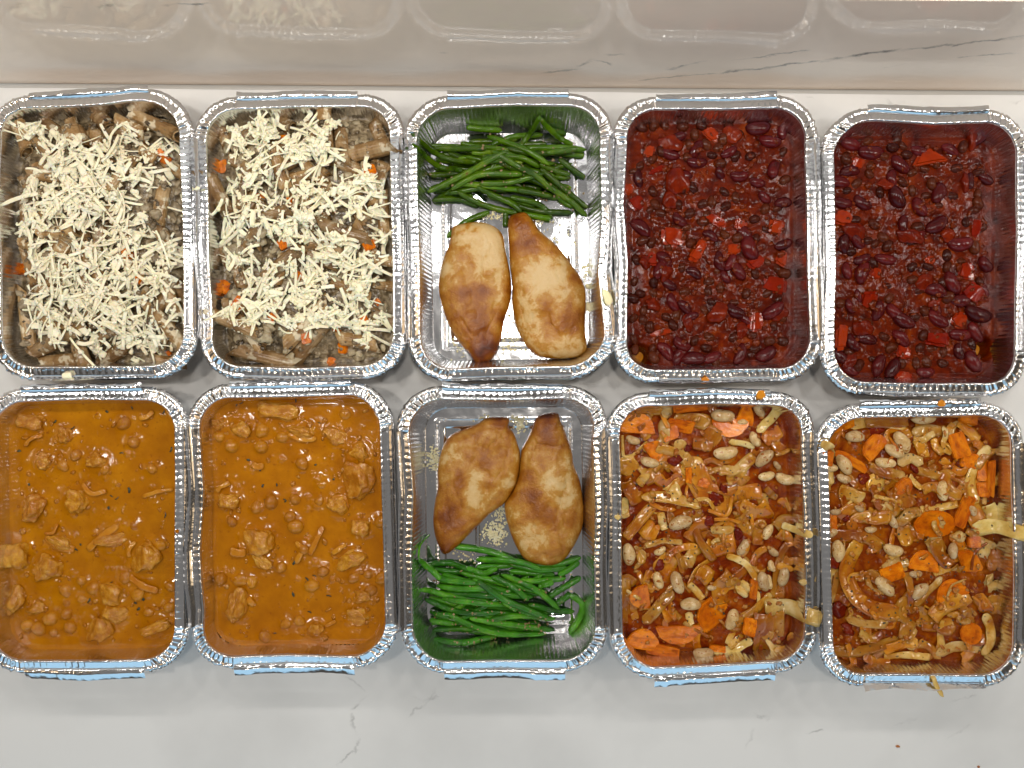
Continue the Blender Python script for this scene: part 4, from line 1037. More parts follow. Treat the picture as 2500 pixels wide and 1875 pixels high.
for u, v, s_ in ((1030, 1190, 34), (1025, 1075, 18), (1115, 1150, 44)):
    x, y = P3.loc(u, v, 0.02 if u < 1100 else .043); k_ = s_ * scale_of('T3', .03)
    o = put('sauce_splash', TOM[1] if u > 1100 else TOM[0], P3, x, y, P3.h(x, y) + 0.0004, 0.4, 0, 0, (k_ * .6, k_, 0.0012)); o.data = o.data.copy(); o.data.materials[0] = MAT['fat']
    tag(o, {1030: 'round yellow fat drop low on the wall beside the large breast', 1025: 'small yellow fat drop above the round one on the tray wall', 1115: 'golden sauce splash on the right rim of the upper chicken tray'}[u], 'splash')
# ------------------------------------------------------------------ chili trays
def chili_tray(key, kid, blk, pep, tom, seed, bare, kfill, bfill):
    r_ = np.random.default_rng(seed); ph = PHRASE[key]
    P_ = Pile(key, 0.0190, 0.0016, 0.025, seed)
    lumps(P_, 200, 0.0025, 0.006, 0.42, seed + 1, -.7, .1, 0.012)
    lumps(P_, 650, 0.0010, 0.0024, 0.4, seed + 2, -.6, .4, 0.009)
    bx, by = P_.loc(*bare[0], 0.016)
    def mask(X, Y): return 0.020 * np.exp(-(((X - bx) / bare[1]) ** 2 + ((Y - by) / bare[2]) ** 2) ** 1.5)
    sauce_mesh('chili_sauce', P_, MAT['chili'], 0.0180, 'dark red tomato chili sauce filling the ' + ph, 'chili sauce', 190, 270, mask=mask)
    # thin orange oil in the bare corner
    ov = [(bx + bare[1] * 1.1 * math.cos(a) * (1 + .2 * math.sin(3 * a)), by + bare[2] * 1.1 * math.sin(a) * (1 + .2 * math.cos(2 * a)), 0.0036 + .0002 * math.sin(5 * a)) for a in np.linspace(0, 2 * PI, 28, endpoint=False)]
    ov = [(bx, by, 0.0042)] + ov
    o = link('oil_puddle', mesh_from('oil_puddle', ov, [[0, 1 + i, 1 + (i + 1) % 28] for i in range(28)], MAT['chili_oil'])); o.matrix_world = P_.t.M
    tag(o, 'orange oil puddle on bare foil in a corner of the ' + ph, 'oil')
    k0 = scale_of(key, 0.018)
    def bean(u, v, ln, ang, kind):
        x, y = P_.loc(u, v, 0.018); a = ln * k0 * .5
        a *= 1.12 if kind == 'k' else 1.04
        me = (KID if kind == 'k' else BLK)[int(r_.integers(4 if kind == 'k' else 3))]
        z = P_.z0 + 0.55 * max(P_.h(x, y) - P_.z0, -.001) + a * (r_.uniform(-.12, .14) if kind == 'k' else r_.uniform(-.35, .12))
        sg = 1 + r_.normal(0, .06)
        o = put('kidney_bean' if kind == 'k' else 'black_bean', me, P_, x, y, z, -math.radians(ang), r_.normal(0, .16), r_.uniform(-.5, .5), (a, a * sg, a * sg))
        P_.dot(x, y, z, a * .55, .9)
        if kind == 'k': rec(o, 'dark red kidney bean', P_, x, y, 'kidney bean', 'kidney beans in the ' + ph)
        else: rec(o, 'small black bean', P_, x, y, 'black bean', 'black beans in the ' + ph)
    used = [(u, v) for u, v, *_ in kid] + list(blk) + [(p[0], p[1]) for p in pep]
    def free(u, v, d):
        if any((u - a) ** 2 + (v - b) ** 2 < d * d for a, b in used): return False
        used.append((u, v)); return True
    lo, hi = kfill[1]
    for (n, kind, d) in ((kfill[0], 'k', 56), (bfill, 'b', 40)):
        for _ in range(n):
            u, v = r_.uniform(lo[0], hi[0]), r_.uniform(lo[1], hi[1])
            if free(u, v, d): bean(u, v, r_.uniform(85, 118) if kind == 'k' else r_.uniform(52, 70), r_.uniform(0, 180), kind)
    for u, v, ln, an in kid: bean(u, v, ln, an, 'k')
    for u, v in blk: bean(u, v, r_.uniform(58, 76), r_.uniform(0, 180), 'b')
    for i, (u, v, w_, h_, an, *tri) in enumerate(pep):
        x, y = P_.loc(u, v, 0.021)
        me = PEP_TRI[0] if tri else PEP_RECT[i % 6]
        z = P_.h(x, y) * .5 + P_.z0 * .5 + 0.0014
        o = put('pepper_piece', me, P_, x, y, z, -math.radians(an), r_.normal(0, .14), r_.normal(0, .16), (w_ * k0 * 1.08, h_ * k0 * 1.08, min(w_, h_) * k0 * 1.25))
        P_.dot(x, y, z, min(w_, h_) * k0 * .5, .3); rec(o, 'bright red pepper piece', P_, x, y, 'pepper', 'red pepper pieces in the ' + ph)
    for i, (u, v, w_, h_) in enumerate(tom):
        x, y = P_.loc(u, v, 0.018)
        o = put('tomato_chunk', TOM[i % 3], P_, x, y, P_.z0 + .0006, r_.uniform(0, 3), 0, 0, (w_ * k0 * .5, h_ * k0 * .5, min(w_, h_) * k0 * .34))
        rec(o, 'soft tomato pulp chunk', P_, x, y, 'tomato', 'tomato chunks in the ' + ph)
    pts = [(r_.uniform(-HW + .010, HW - .010), r_.uniform(-HH + .011, HH - .011)) for _ in range(450)]
    pts = [p for p in pts if ((p[0] - bx) / bare[1]) ** 2 + ((p[1] - by) / bare[2]) ** 2 > 1.6]
    crumbs('mince_crumb', P_, pts, MAT['chili_bits'], 'fine reddish mince bits through the ' + ph, 'mince', 0.0007, 0.0022, seed + 8, .5, -.0005)
    return P_

MAT['chili_bits'] = food('chili_bits', [(0.3, (0.050, 0.002, 0.0004)), (0.55, (0.095, 0.006, 0.0006)), (0.78, (0.15, 0.020, 0.002))], 260, 4, rough=0.14, var=0.4, bump=0.0001, bscale=500, spec=0.2)

KID4 = [(805, 250, 122, -5), (760, 890, 132, 70), (880, 1222, 122, -35), (685, 1225, 108, 30), (480, 435, 102, 0), (605, 495, 78, 60), (705, 505, 92, 0), (315, 1435, 112, 50), (710, 1450, 112, -70), (460, 1475, 122, 0), (180, 780, 120, 40), (390, 740, 92, 40), (600, 960, 102, 75), (700, 1010, 102, 60),
        (630, 1040, 72, 60), (400, 1400, 102, 30), (340, 390, 92, 20), (850, 1450, 112, -30), (460, 1020, 92, 30), (940, 870, 90, -20), (800, 540, 80, 15), (170, 520, 90, 80), (870, 320, 110, 10), (330, 1080, 90, 40), (650, 380, 90, -30), (560, 1470, 100, -20), (840, 620, 80, 40)]
BLK4 = [(625, 590), (685, 620), (630, 670), (510, 655), (470, 285), (405, 245), (310, 235), (530, 340), (765, 400), (785, 735), (630, 815), (510, 750), (605, 1100), (540, 1120), (855, 1130), (320, 1255), (470, 1380), (545, 1360), (790, 1425), (250, 1075), (415, 1120), (845, 680), (680, 1360), (530, 1420), (230, 1310),
        (790, 1025), (945, 1020), (290, 700), (260, 655), (460, 570), (505, 240), (580, 1495), (250, 1470), (180, 1130), (890, 1300), (520, 1220), (160, 950), (700, 280), (190, 250), (380, 190), (240, 860), (450, 860), (560, 640), (370, 1250), (740, 1130)]
PEP4 = [(360, 828, 140, 92, 5), (585, 735, 130, 52, 25), (490, 900, 150, 58, -55), (900, 1080, 150, 82, 5), (790, 1275, 92, 100, 0), (245, 945, 62, 88, -5), (800, 960, 105, 55, -30), (560, 275, 95, 62, 40), (910, 770, 92, 82, 20), (940, 940, 62, 82, 15), (680, 890, 72, 56, 0), (270, 470, 95, 34, -25), (165, 645, 92, 66, -30), (290, 1335, 110, 30, -10), (720, 760, 80, 60, 20), (230, 370, 70, 60, 10), (120, 570, 40, 60, 0)]
TOM4 = [(330, 330, 150, 120), (380, 545, 180, 130), (310, 1015, 120, 90), (600, 1230, 150, 120), (670, 290, 130, 90), (200, 960, 90, 90), (720, 1320, 110, 80), (920, 1240, 90, 100), (240, 1190, 100, 90), (430, 1280, 110, 70), (340, 640, 120, 80)]
PC4 = chili_tray('T4', KID4, BLK4, PEP4, TOM4, 301, ((175, 1462), 0.0075, 0.0070), (70, ((135, 200), (950, 1470))), 120)
KID5 = [(310, 325, 132, 0), (440, 560, 122, 60), (555, 610, 100, 60), (650, 700, 122, -35), (725, 1005, 122, 60), (865, 1165, 150, 15), (775, 1270, 122, 0), (650, 1190, 112, 40), (380, 880, 102, 10), (260, 950, 112, -70), (470, 1195, 122, 30), (345, 1430, 112, -70), (420, 1440, 112, -60), (830, 1410, 112, 60), (590, 1465, 92, 0),
        (760, 1360, 84, 70), (195, 1125, 76, 60), (240, 1070, 66, 70), (460, 1290, 100, 50), (210, 1310, 100, 60), (200, 280, 110, 20), (765, 800, 122, -5), (160, 590, 102, 10), (180, 940, 84, 80), (260, 590, 100, 30), (890, 1040, 80, 70), (200, 1450, 90, 30), (260, 880, 90, -20)]
BLK5 = [(750, 410), (620, 490), (860, 590), (795, 690), (600, 920), (520, 920), (700, 860), (370, 770), (375, 1280), (410, 1340), (560, 1340), (680, 1420), (680, 1360), (585, 1150), (400, 1080), (830, 1320), (290, 270), (440, 260), (490, 340), (180, 360), (230, 490), (780, 300), (300, 440), (540, 1420), (240, 1430), (320, 900), (700, 1080), (150, 1110), (880, 720), (320, 700), (560, 1040), (840, 820), (470, 480)]
PEP5 = [(620, 335, 185, 115, -5, 1), (168, 660, 112, 82, 5), (855, 715, 52, 92, 10), (812, 938, 92, 82, -5), (850, 1052, 112, 112, 40), (650, 1292, 142, 92, 5), (475, 1482, 100, 42, 5), (775, 1190, 84, 84, 30), (160, 1270, 66, 160, 15), (340, 950, 64, 52, 10), (305, 1085, 84, 92, 0), (240, 380, 70, 60, 20), (480, 1360, 80, 60, 10), (620, 880, 60, 40, 0)]
TOM5 = [(255, 1232, 120, 110), (212, 742, 120, 130), (790, 480, 120, 80), (500, 760, 160, 100), (580, 1010, 120, 90), (830, 250, 150, 80), (200, 1400, 110, 80), (700, 760, 90, 70), (380, 500, 110, 80), (640, 1100, 90, 60)]
PC5 = chili_tray('T5', KID5, BLK5, PEP5, TOM5, 302, ((895, 1345), 0.0050, 0.0065), (70, ((135, 230), (900, 1450))), 105)

# ------------------------------------------------------------------ curry trays
def curry_tray(key, chunks, peas, strips, herbs, seed):
    r_ = np.random.default_rng(seed); ph = PHRASE[key]
    P_ = Pile(key, 0.0245, 0.0007, 0.035, seed)
    k0 = scale_of(key, 0.026)
    # sauce swells over what lies under it
    for u, v, w_, h_, an in chunks:
        x, y = P_.loc(u, v, 0.026); R_ = 0.62 * math.sqrt(w_ * h_) * k0
        d2 = ((P_.X - x) ** 2 + (P_.Y - y) ** 2) / R_ ** 2
        P_.H = np.where(P_.rimzone, P_.H, P_.H + 0.0021 * np.exp(-d2 * 1.3) + 0.0007 * np.exp(-((np.sqrt(d2) - 0.9) / .16) ** 2) * (0.4 + fbm(P_.X, P_.Y, 0.006, 2, seed)) + 0.0006 * fbm(P_.X, P_.Y, 0.0045, 3, seed + 1) * np.exp(-d2 * .9))
    for u, v in peas:
        x, y = P_.loc(u, v, 0.026); d2 = ((P_.X - x) ** 2 + (P_.Y - y) ** 2) / 0.0060 ** 2
        P_.H = np.where(P_.rimzone, P_.H, P_.H + 0.0016 * np.exp(-d2 * 1.2))
    lumps(P_, 60, 0.0016, 0.0032, 0.55, seed + 1, -.5, .15, 0.010)
    lumps(P_, 120, 0.0007, 0.0014, 0.8, seed + 2, -.3, .35, 0.008)
    P_.H = np.where(P_.rimzone, P_.H, P_.H + 0.00010 * fbm(P_.X, P_.Y, 0.006, 3, seed + 5))
    sauce_mesh('curry_sauce', P_, MAT['curry'], 0.0240, 'smooth orange curry sauce filling the ' + ph, 'curry sauce', 190, 270)
    for i, (u, v, w_, h_, an) in enumerate(chunks):
        x, y = P_.loc(u, v, 0.027); a, b = w_ * k0 * .52, h_ * k0 * .52
        o = put('curry_chunk', MEAT[i % 7], P_, x, y, 0.0252 + 0.0007 * (i % 3), -math.radians(an), r_.normal(0, .15), r_.normal(0, .15), (a, b, min(a, b) * .56 + .0012))
        rec(o, 'sauce coated chicken chunk', P_, x, y, 'chicken chunk', 'chicken chunks in the ' + ph)
    for i, (u, v) in enumerate(peas):
        x, y = P_.loc(u, v, 0.027); R_ = r_.uniform(28, 42) * k0
        o = put('chickpea', PEA[i % 3], P_, x, y, 0.0252 - R_ * r_.uniform(.15, .75) + 0.0012, r_.uniform(0, 6), r_.normal(0, .5), r_.normal(0, .5), (R_,) * 3)
        rec(o, 'sauce coated chickpea', P_, x, y, 'chickpea', 'chickpeas in the ' + ph)
    for pts, wd in strips:
        path, ln = resample([P_.loc(u, v, 0.027) for u, v in pts], 14)
        z = 0.0248 + 0.0018 * np.sin(np.linspace(0.2, 2.9, 14)) + 0.0006
        V, F = ribbon(np.column_stack([path, z]), wd * k0, 0.0016, r_, 0.2, .15)
        o, c_ = put_free('onion_strip', V, F, MAT['onion'], P_)
        rec(o, 'soft cooked onion strip', P_, c_[0], c_[1], 'onion', 'onion strips in the ' + ph)
    bits = []
    for u, v, w_, h_, an in chunks:
        for _ in range(9): bits.append(P_.loc(r_.normal(u, w_ * .38), r_.normal(v, h_ * .38), 0.027))
    bits += [(r_.uniform(-HW + .008, HW - .008), r_.uniform(-HH + .009, HH - .009)) for _ in range(70)]
    bits = [b_ for b_ in bits if abs(b_[0]) < HW - .005 and abs(b_[1]) < HH - .006]
    crumbs('curry_bit', P_, bits, MAT['curry_bits'], 'small sauce coated onion and spice bits in the ' + ph, 'vegetable bits', 0.0006, 0.0019, seed + 7, .55, -.0003)
    for (u, v) in herbs:
        a = r_.uniform(0, PI); x, y = P_.loc(u, v, 0.027); L_ = r_.uniform(.0016, .0042)
        path = np.array([[x - math.cos(a) * L_ * .5, y - math.sin(a) * L_ * .5, 0], [x, y, 0], [x + math.cos(a + .5) * L_ * .5, y + math.sin(a + .5) * L_ * .5, 0]])
        path[:, 2] = P_.h(path[:, 0], path[:, 1]) + .0004
        V, F = ribbon(path, r_.uniform(.0007, .0018), .0004, r_, 0.1, .3)
        o, c_ = put_free('herb_leaf', V, F, MAT['herb'], P_)
        rec(o, 'dark herb fleck', P_, c_[0], c_[1], 'herb', 'herb flecks in the ' + ph)
    return P_
CK1 = [(165, 245, 160, 110, 10), (180, 700, 160, 140, -30), (410, 660, 150, 120, 10), (265, 1010, 195, 150, -15), (600, 1150, 165, 135, 30), (625, 1255, 135, 105, 0), (525, 1350, 165, 185, 10), (90, 960, 150, 180, 0), (80, 1190, 120, 160, 0), (235, 450, 105, 90, 20), (520, 445, 130, 85, 0), (330, 880, 150, 75, 20), (600, 862, 185, 85, -12), (775, 970, 170, 190, 0), (840, 1335, 170, 75, -20), (185, 1235, 115, 80, 10), (345, 310, 105, 85, 20)]
PE1 = [(405, 415), (330, 470), (795, 1255), (375, 1335), (285, 1365), (270, 1290), (435, 1085), (730, 1165), (145, 1325), (435, 1185), (355, 1210), (355, 1265), (710, 795), (900, 1230), (665, 1075), (850, 900), (910, 1120), (495, 1130), (660, 245), (345, 1140), (205, 1340), (810, 490), (710, 350), (560, 490)]
ST1 = [(((440, 570), (490, 622), (565, 610)), 26), (((465, 925), (560, 840), (630, 792)), 34), (((680, 1060), (760, 1112), (842, 1142)), 36), (((720, 880), (692, 920), (688, 960)), 22), (((130, 370), (170, 330), (225, 312)), 20), (((240, 835), (285, 830), (305, 785)), 18), (((245, 850), (320, 905), (395, 920)), 40), (((740, 225), (780, 215), (815, 185)), 26), (((760, 640), (850, 610), (920, 600)), 20)]
HB1 = [(385, 275), (400, 920), (425, 895), (720, 1205), (760, 1185), (475, 1195), (590, 635), (575, 700), (645, 405), (910, 390), (685, 605), (565, 185), (700, 165), (95, 395), (880, 740), (595, 1095), (735, 1240), (290, 240), (150, 575), (870, 190), (620, 650)]
PCu1 = curry_tray('B1', CK1, PE1, ST1, HB1, 401)
CK2 = [(520, 225, 220, 125, 8), (310, 315, 140, 90, 35), (920, 575, 215, 195, 15), (930, 430, 150, 100, 30), (410, 890, 205, 160, 20), (430, 990, 140, 80, 40), (880, 1000, 170, 110, -15), (940, 830, 100, 105, 10), (300, 1230, 110, 190, 5), (925, 1285, 160, 95, 0), (830, 710, 130, 100, 30), (630, 325, 160, 70, 10), (815, 345, 140, 95, 20), (700, 1355, 95, 85, 0), (260, 690, 105, 100, 10), (930, 1185, 130, 80, 0), (195, 290, 80, 60, 0)]
PE2 = [(855, 240), (680, 320), (600, 820), (315, 1100), (905, 1085), (975, 1070), (1045, 1090), (990, 1150), (740, 1055), (270, 795), (395, 725), (265, 400), (630, 490), (420, 405), (570, 770), (550, 1325), (210, 1095), (425, 320), (530, 355), (870, 405), (470, 695), (735, 605), (595, 680), (440, 1395), (720, 690), (615, 1310), (205, 355), (640, 940), (525, 1030), (680, 1130), (1040, 795), (370, 1105)]
ST2 = [(((560, 340), (630, 368), (705, 362)), 24), (((670, 970), (705, 900), (740, 820)), 26), (((190, 640), (215, 612), (255, 595)), 22), (((600, 900), (632, 940), (600, 1010)), 26), (((790, 960), (860, 912)), 24), (((785, 668), (850, 665), (872, 722)), 18), (((750, 1340), (805, 1310)), 18), (((260, 950), (340, 960)), 44), (((370, 500), (430, 510)), 36), (((350, 1190), (385, 1230)), 30)]
HB2 = [(315, 180), (350, 475), (600, 165), (540, 680), (660, 1095), (695, 1075), (770, 1180), (670, 1265), (590, 1010), (795, 575), (720, 280), (1060, 695), (440, 685), (425, 610), (700, 500), (585, 1175), (490, 1375), (500, 605), (640, 145), (545, 690), (410, 520), (290, 190), (655, 1110)]
PCu2 = curry_tray('B2', CK2, PE2, ST2, HB2, 402)

# ------------------------------------------------------------------ cabbage and white bean trays
def cabbage_tray(key, cab, wb, car, tom, herbs_n, seed, nfill):
    r_ = np.random.default_rng(seed); ph = PHRASE[key]
    P_ = Pile(key, 0.0225, 0.0022, 0.02, seed)
    q = np.minimum(HW - np.abs(P_.X), HH - np.abs(P_.Y))
    P_.H = np.where(P_.rimzone, P_.H, P_.H + 0.0028 * sm(0.006, 0.03, q))
    lumps(P_, 160, 0.0022, 0.005, 0.3, seed + 1, -.6, .2, 0.010)
    lumps(P_, 500, 0.0010, 0.0022, 0.4, seed + 2, -.5, .4, 0.009)
    sauce_mesh('tomato_sauce', P_, MAT['stew'], 0.0205, 'red brown tomato sauce under the vegetables of the ' + ph, 'tomato sauce', 190, 270)
    k0 = scale_of(key, 0.029)
    def strip(pts, wd, kind, lift=0.0, over=False, named=True):
        zz = 0.043 if over else 0.029
        path, ln = resample([P_.loc(u, v, 0.029) for u, v in pts], 20)
        if not over:
            path[:, 0] = np.clip(path[:, 0], -HW + .004, HW - .004); path[:, 1] = np.clip(path[:, 1], -HH + .004, HH - .004)
        W = wd * k0 * (1.12 if not over else .9)
        tg = np.gradient(path, axis=0); tg /= np.linalg.norm(tg, axis=1)[:, None] + 1e-9
        h_ = P_.h(path[:, 0], path[:, 1])
        for s_ in (-.3, .3): h_ = 0.5 * h_ + 0.5 * np.maximum(h_, P_.h(path[:, 0] - tg[:, 1] * s_ * W, path[:, 1] + tg[:, 0] * s_ * W))
        t_ = np.linspace(0, 1, 20)
        z = smooth1(h_, 10) + 0.0007 + lift * np.sin(PI * t_) + 0.0007 * np.interp(t_, np.linspace(0, 1, 5), r_.normal(0, 1, 5)) * (not over)
        if over: z = np.maximum(z, smooth1(h_, 2) + .0008)
        mat = MAT['cabbage_' + kind]
        V, F = ribbon(np.column_stack([path, z]), W, r_.uniform(.0005, .0010), r_, r_.uniform(-.22, .22), .09, r_.normal(0, .18), .12)
        o, c_ = put_free('cabbage_strip', V, F, mat, P_)
        P_.line(np.column_stack([path, z]), min(W * .45, .006), 0.12)
        rec(o, {'pale': 'pale cooked cabbage strip', 'amber': 'amber stained cabbage strip', 'yellow': 'yellow cabbage strip'}[kind] + (' hanging over the rim' if over else ''), P_, c_[0], c_[1], 'cabbage', 'cabbage strips in the ' + ph)
    for _ in range(nfill):
        u, v = r_.uniform(130, 1030), r_.uniform(150, 1460); a = r_.uniform(0, 2 * PI); L_ = r_.uniform(50, 200); bw = r_.normal(0, .25) * L_
        strip(((u - math.cos(a) * L_ / 2, v - math.sin(a) * L_ / 2), (u - math.sin(a) * bw, v + math.cos(a) * bw), (u + math.cos(a) * L_ / 2, v + math.sin(a) * L_ / 2)), float(np.clip(r_.lognormal(3.75, .45), 16, 95)), 'amber' if r_.random() < .78 else 'pale')
    for i, (u, v, w_, h_) in enumerate(tom):
        x, y = P_.loc(u, v, 0.029)
        o = put('tomato_chunk', TOM[i % 3], P_, x, y, P_.h(x, y), r_.uniform(0, 3), 0, 0, (w_ * k0 * .5, h_ * k0 * .5, min(w_, h_) * k0 * .3)); P_.dot(x, y, P_.h(x, y), .003, .4)
        rec(o, 'soft red tomato chunk', P_, x, y, 'tomato', 'tomato chunks in the ' + ph)
    def carrot(u, v, w_, h_, an, kind):
        x, y = P_.loc(u, v, 0.031); S_ = {'h': CARROT_HALF, 'd': CARROT_DISC, 'w': CARROT_WEDGE, 's': CARROT_STICK}[kind]
        z = P_.h(x, y) * .6 + 0.4 * (P_.z0 + .002) + 0.0008
        th = min(max(min(w_, h_) * k0, .006), .010)
        o = put('carrot_slice', S_[int(r_.integers(len(S_)))], P_, x, y, z, -math.radians(an), r_.normal(0, .12), r_.normal(0, .14), (w_ * k0, h_ * k0, th))
        P_.dot(x, y, z, min(w_, h_) * k0 * .45, .25)
        rec(o, 'orange carrot ' + {'h': 'half slice', 'd': 'round slice', 'w': 'wedge', 's': 'stick'}[kind], P_, x, y, 'carrot', 'carrot pieces in the ' + ph)
    n1 = int(len(cab) * .33)
    for c in cab[:n1]: strip(*c)
    for c in car: carrot(*c)
    def wbean(u, v, ln, an):
        x, y = P_.loc(u, v, 0.031); a = ln * k0 * .5
        z = P_.h(x, y) * .65 + .35 * (P_.z0 + .004) + a * .26
        o = put('white_bean', WHT[int(r_.integers(4))], P_, x, y, z, -math.radians(an), r_.normal(0, .12), r_.uniform(-.6, .6), (a, a * 1.02, a))
        P_.dot(x, y, z, a * .5, .8); rec(o, 'plump white bean', P_, x, y, 'white bean', 'white beans in the ' + ph)
    for b in wb: wbean(*b)
    for _ in range(24):
        u, v = r_.uniform(150, 1010), r_.uniform(170, 1440); a = r_.uniform(0, 2 * PI); L_ = r_.uniform(60, 170); bw = r_.normal(0, .3) * L_
        strip(((u - math.cos(a) * L_ / 2, v - math.sin(a) * L_ / 2), (u - math.sin(a) * bw, v + math.cos(a) * bw), (u + math.cos(a) * L_ / 2, v + math.sin(a) * L_ / 2)), r_.uniform(10, 26), 'amber' if r_.random() < .6 else 'pale')
    for c in cab[n1:]: strip(*c)
    pts = [(r_.uniform(-HW + .008, HW - .008), r_.uniform(-HH + .009, HH - .009)) for _ in range(herbs_n)]
    crumbs('herb_fleck', P_, pts, MAT['herb'], 'dark dried herb flecks over the ' + ph, 'herb', 0.0002, 0.0006, seed + 3, .5)
    pts = [(r_.uniform(-HW + .008, HW - .008), r_.uniform(-HH + .009, HH - .009)) for _ in range(170)]
    crumbs('vegetable_bit', P_, pts, MAT['veg_bits'], 'fine chopped vegetable bits through the ' + ph, 'vegetable bits', 0.0006, 0.0018, seed + 4, .6)
    return P_
MAT['veg_bits'] = food('veg_bits', [(0.3, (0.22, 0.035, 0.003)), (0.5, (0.38, 0.11, 0.012)), (0.75, (0.55, 0.30, 0.09))], 260, 4, rough=0.16, var=0.35, bump=0.0001, bscale=400, spec=0.3)

p_, a_, y_ = 'pale', 'amber', 'yellow'
CAB4 = [(((480, 430), (560, 590), (625, 640)), 110, a_), (((740, 690), (830, 725), (905, 680)), 105, a_), (((820, 1340), (890, 1340), (985, 1335)), 200, a_), (((640, 740), (700, 630), (860, 600)), 75, a_), (((560, 900), (620, 905), (690, 900)), 85, a_), (((140, 420), (165, 470), (165, 525)), 90, p_), (((130, 550), (180, 600), (222, 665)), 85, a_),
        (((240, 780), (270, 810), (315, 830)), 85, a_), (((530, 1010), (565, 1040), (605, 1070)), 75, a_), (((560, 290), (600, 310), (645, 345)), 85, a_), (((500, 350), (550, 355), (605, 370)), 60, a_), (((870, 330), (915, 300), (965, 275)), 80, a_), (((730, 560), (760, 545), (800, 515)), 45, a_), (((850, 800), (845, 840), (842, 885)), 55, a_),
        (((430, 985), (470, 970), (505, 970)), 60, p_), (((340, 1250), (370, 1240), (405, 1230)), 90, a_), (((700, 760), (690, 850), (720, 960)), 50, a_), (((950, 830), (1000, 850), (1010, 900)), 60, a_), (((300, 520), (360, 560), (440, 520)), 55, a_),
        (((400, 240), (495, 228), (590, 242)), 68, p_), (((440, 330), (432, 395), (490, 462)), 60, p_), (((640, 490), (740, 482), (825, 415)), 52, p_), (((840, 290), (920, 220), (978, 160)), 42, y_), (((230, 632), (400, 640), (545, 682)), 55, p_), (((310, 370), (360, 390), (415, 410)), 58, p_), (((150, 855), (220, 760), (290, 680)), 50, a_),
        (((110, 640), (135, 690), (155, 745)), 42, p_), (((350, 980), (400, 912), (522, 890)), 36, a_), (((250, 890), (340, 862), (445, 872)), 27, p_), (((515, 760), (520, 830), (560, 900), (612, 970)), 42, a_), (((680, 942), (770, 980), (842, 1070)), 32, p_), (((810, 990), (840, 930), (885, 900)), 32, a_), (((1010, 880), (960, 970), (925, 1170)), 34, a_),
        (((240, 1302), (320, 1210), (400, 1130)), 52, a_), (((720, 1295), (820, 1240), (920, 1152)), 48, p_), (((610, 1480), (720, 1450), (812, 1388)), 36, y_), (((690, 1370), (720, 1390), (745, 1415)), 85, p_), (((220, 900), (230, 950), (236, 990)), 40, p_), (((150, 1060), (140, 1180), (130, 1310)), 46, a_), (((480, 1090), (520, 1130), (555, 1172)), 32, p_),
        (((740, 1140), (765, 1120), (795, 1090)), 70, p_), (((480, 1240), (485, 1275), (490, 1312)), 36, p_), (((940, 412), (980, 400), (1025, 380)), 20, p_), (((700, 510), (702, 540), (708, 568)), 40, p_), (((230, 250), (250, 290), (272, 325)), 50, a_), (((330, 715), (340, 760), (355, 805)), 40, p_), (((280, 600), (290, 625), (300, 650)), 25, p_),
        (((880, 585), (910, 615), (945, 640)), 36, a_), (((990, 640), (1005, 680), (1022, 710)), 20, p_), (((690, 345), (760, 350), (830, 375)), 32, y_), (((590, 800), (650, 810), (720, 800)), 40, p_), (((270, 660), (330, 690), (410, 700)), 22, a_), (((270, 200), (310, 150), (400, 130)), 40, p_), (((230, 190), (200, 160), (320, 130)), 24, a_), (((345, 210), (370, 180), (400, 150)), 44, p_),
        (((590, 180), (610, 170), (635, 160)), 40, a_), (((640, 850), (610, 870), (600, 880)), 20, p_), (((970, 782), (1030, 800), (1092, 812)), 44, y_, .0, True), (((880, 1212), (1000, 1215), (1135, 1250)), 92, y_, .001, True), (((230, 470), (250, 520), (215, 570)), 44, p_), (((540, 470), (600, 440), (660, 470)), 30, a_), (((150, 720), (120, 680), (110, 640)), 40, y_)]
WB4 = [(665, 205, 128, 5), (860, 180, 85, 50), (190, 335, 82, 20), (675, 400, 132, -5), (275, 450, 100, 15), (880, 430, 118, -40), (995, 540, 108, 15), (895, 525, 92, -10), (435, 770, 128, -20), (900, 820, 88, -60), (770, 900, 98, -55), (930, 925, 74, 40), (165, 940, 122, 85), (320, 1075, 96, 75), (420, 1085, 122, 75), (490, 1200, 118, 5), (710, 1280, 122, -75), (875, 1080, 112, 75), (985, 1060, 108, -75), (560, 1460, 112, 0), (605, 1115, 58, 0), (770, 240, 56, 0), (830, 330, 90, 60), (955, 470, 56, 50), (920, 1000, 66, 70), (905, 1085, 80, 80), (330, 920, 70, -30)]
CA4 = [(215, 245, 185, 110, 5, 'h'), (700, 270, 200, 105, 190, 'h'), (310, 385, 120, 100, 55, 'h'), (490, 165, 190, 46, -5, 's'), (222, 1170, 150, 105, 260, 'h'), (605, 1250, 190, 165, -30, 'w'), (435, 1368, 250, 105, 180, 'h'), (245, 1390, 190, 112, 10, 'h'), (350, 1455, 165, 60, 10, 's'), (800, 1320, 72, 92, 10, 's'), (790, 200, 95, 110, 10, 'h'), (385, 285, 85, 130, -10, 'w'), (440, 258, 140, 66, 10, 's'), (825, 1120, 44, 110, 5, 's'), (635, 1440, 84, 34, 5, 's'), (480, 520, 34, 84, 0, 's'), (560, 560, 60, 60, 20, 'w')]
TO4 = [(410, 440, 90, 70), (620, 640, 90, 90), (660, 590, 70, 60), (330, 990, 80, 60), (580, 760, 70, 60), (440, 900, 90, 50), (480, 370, 60, 50), (740, 830, 60, 70)]
PCa4 = cabbage_tray('B4', CAB4, WB4, CA4, TO4, 330, 501, 74)
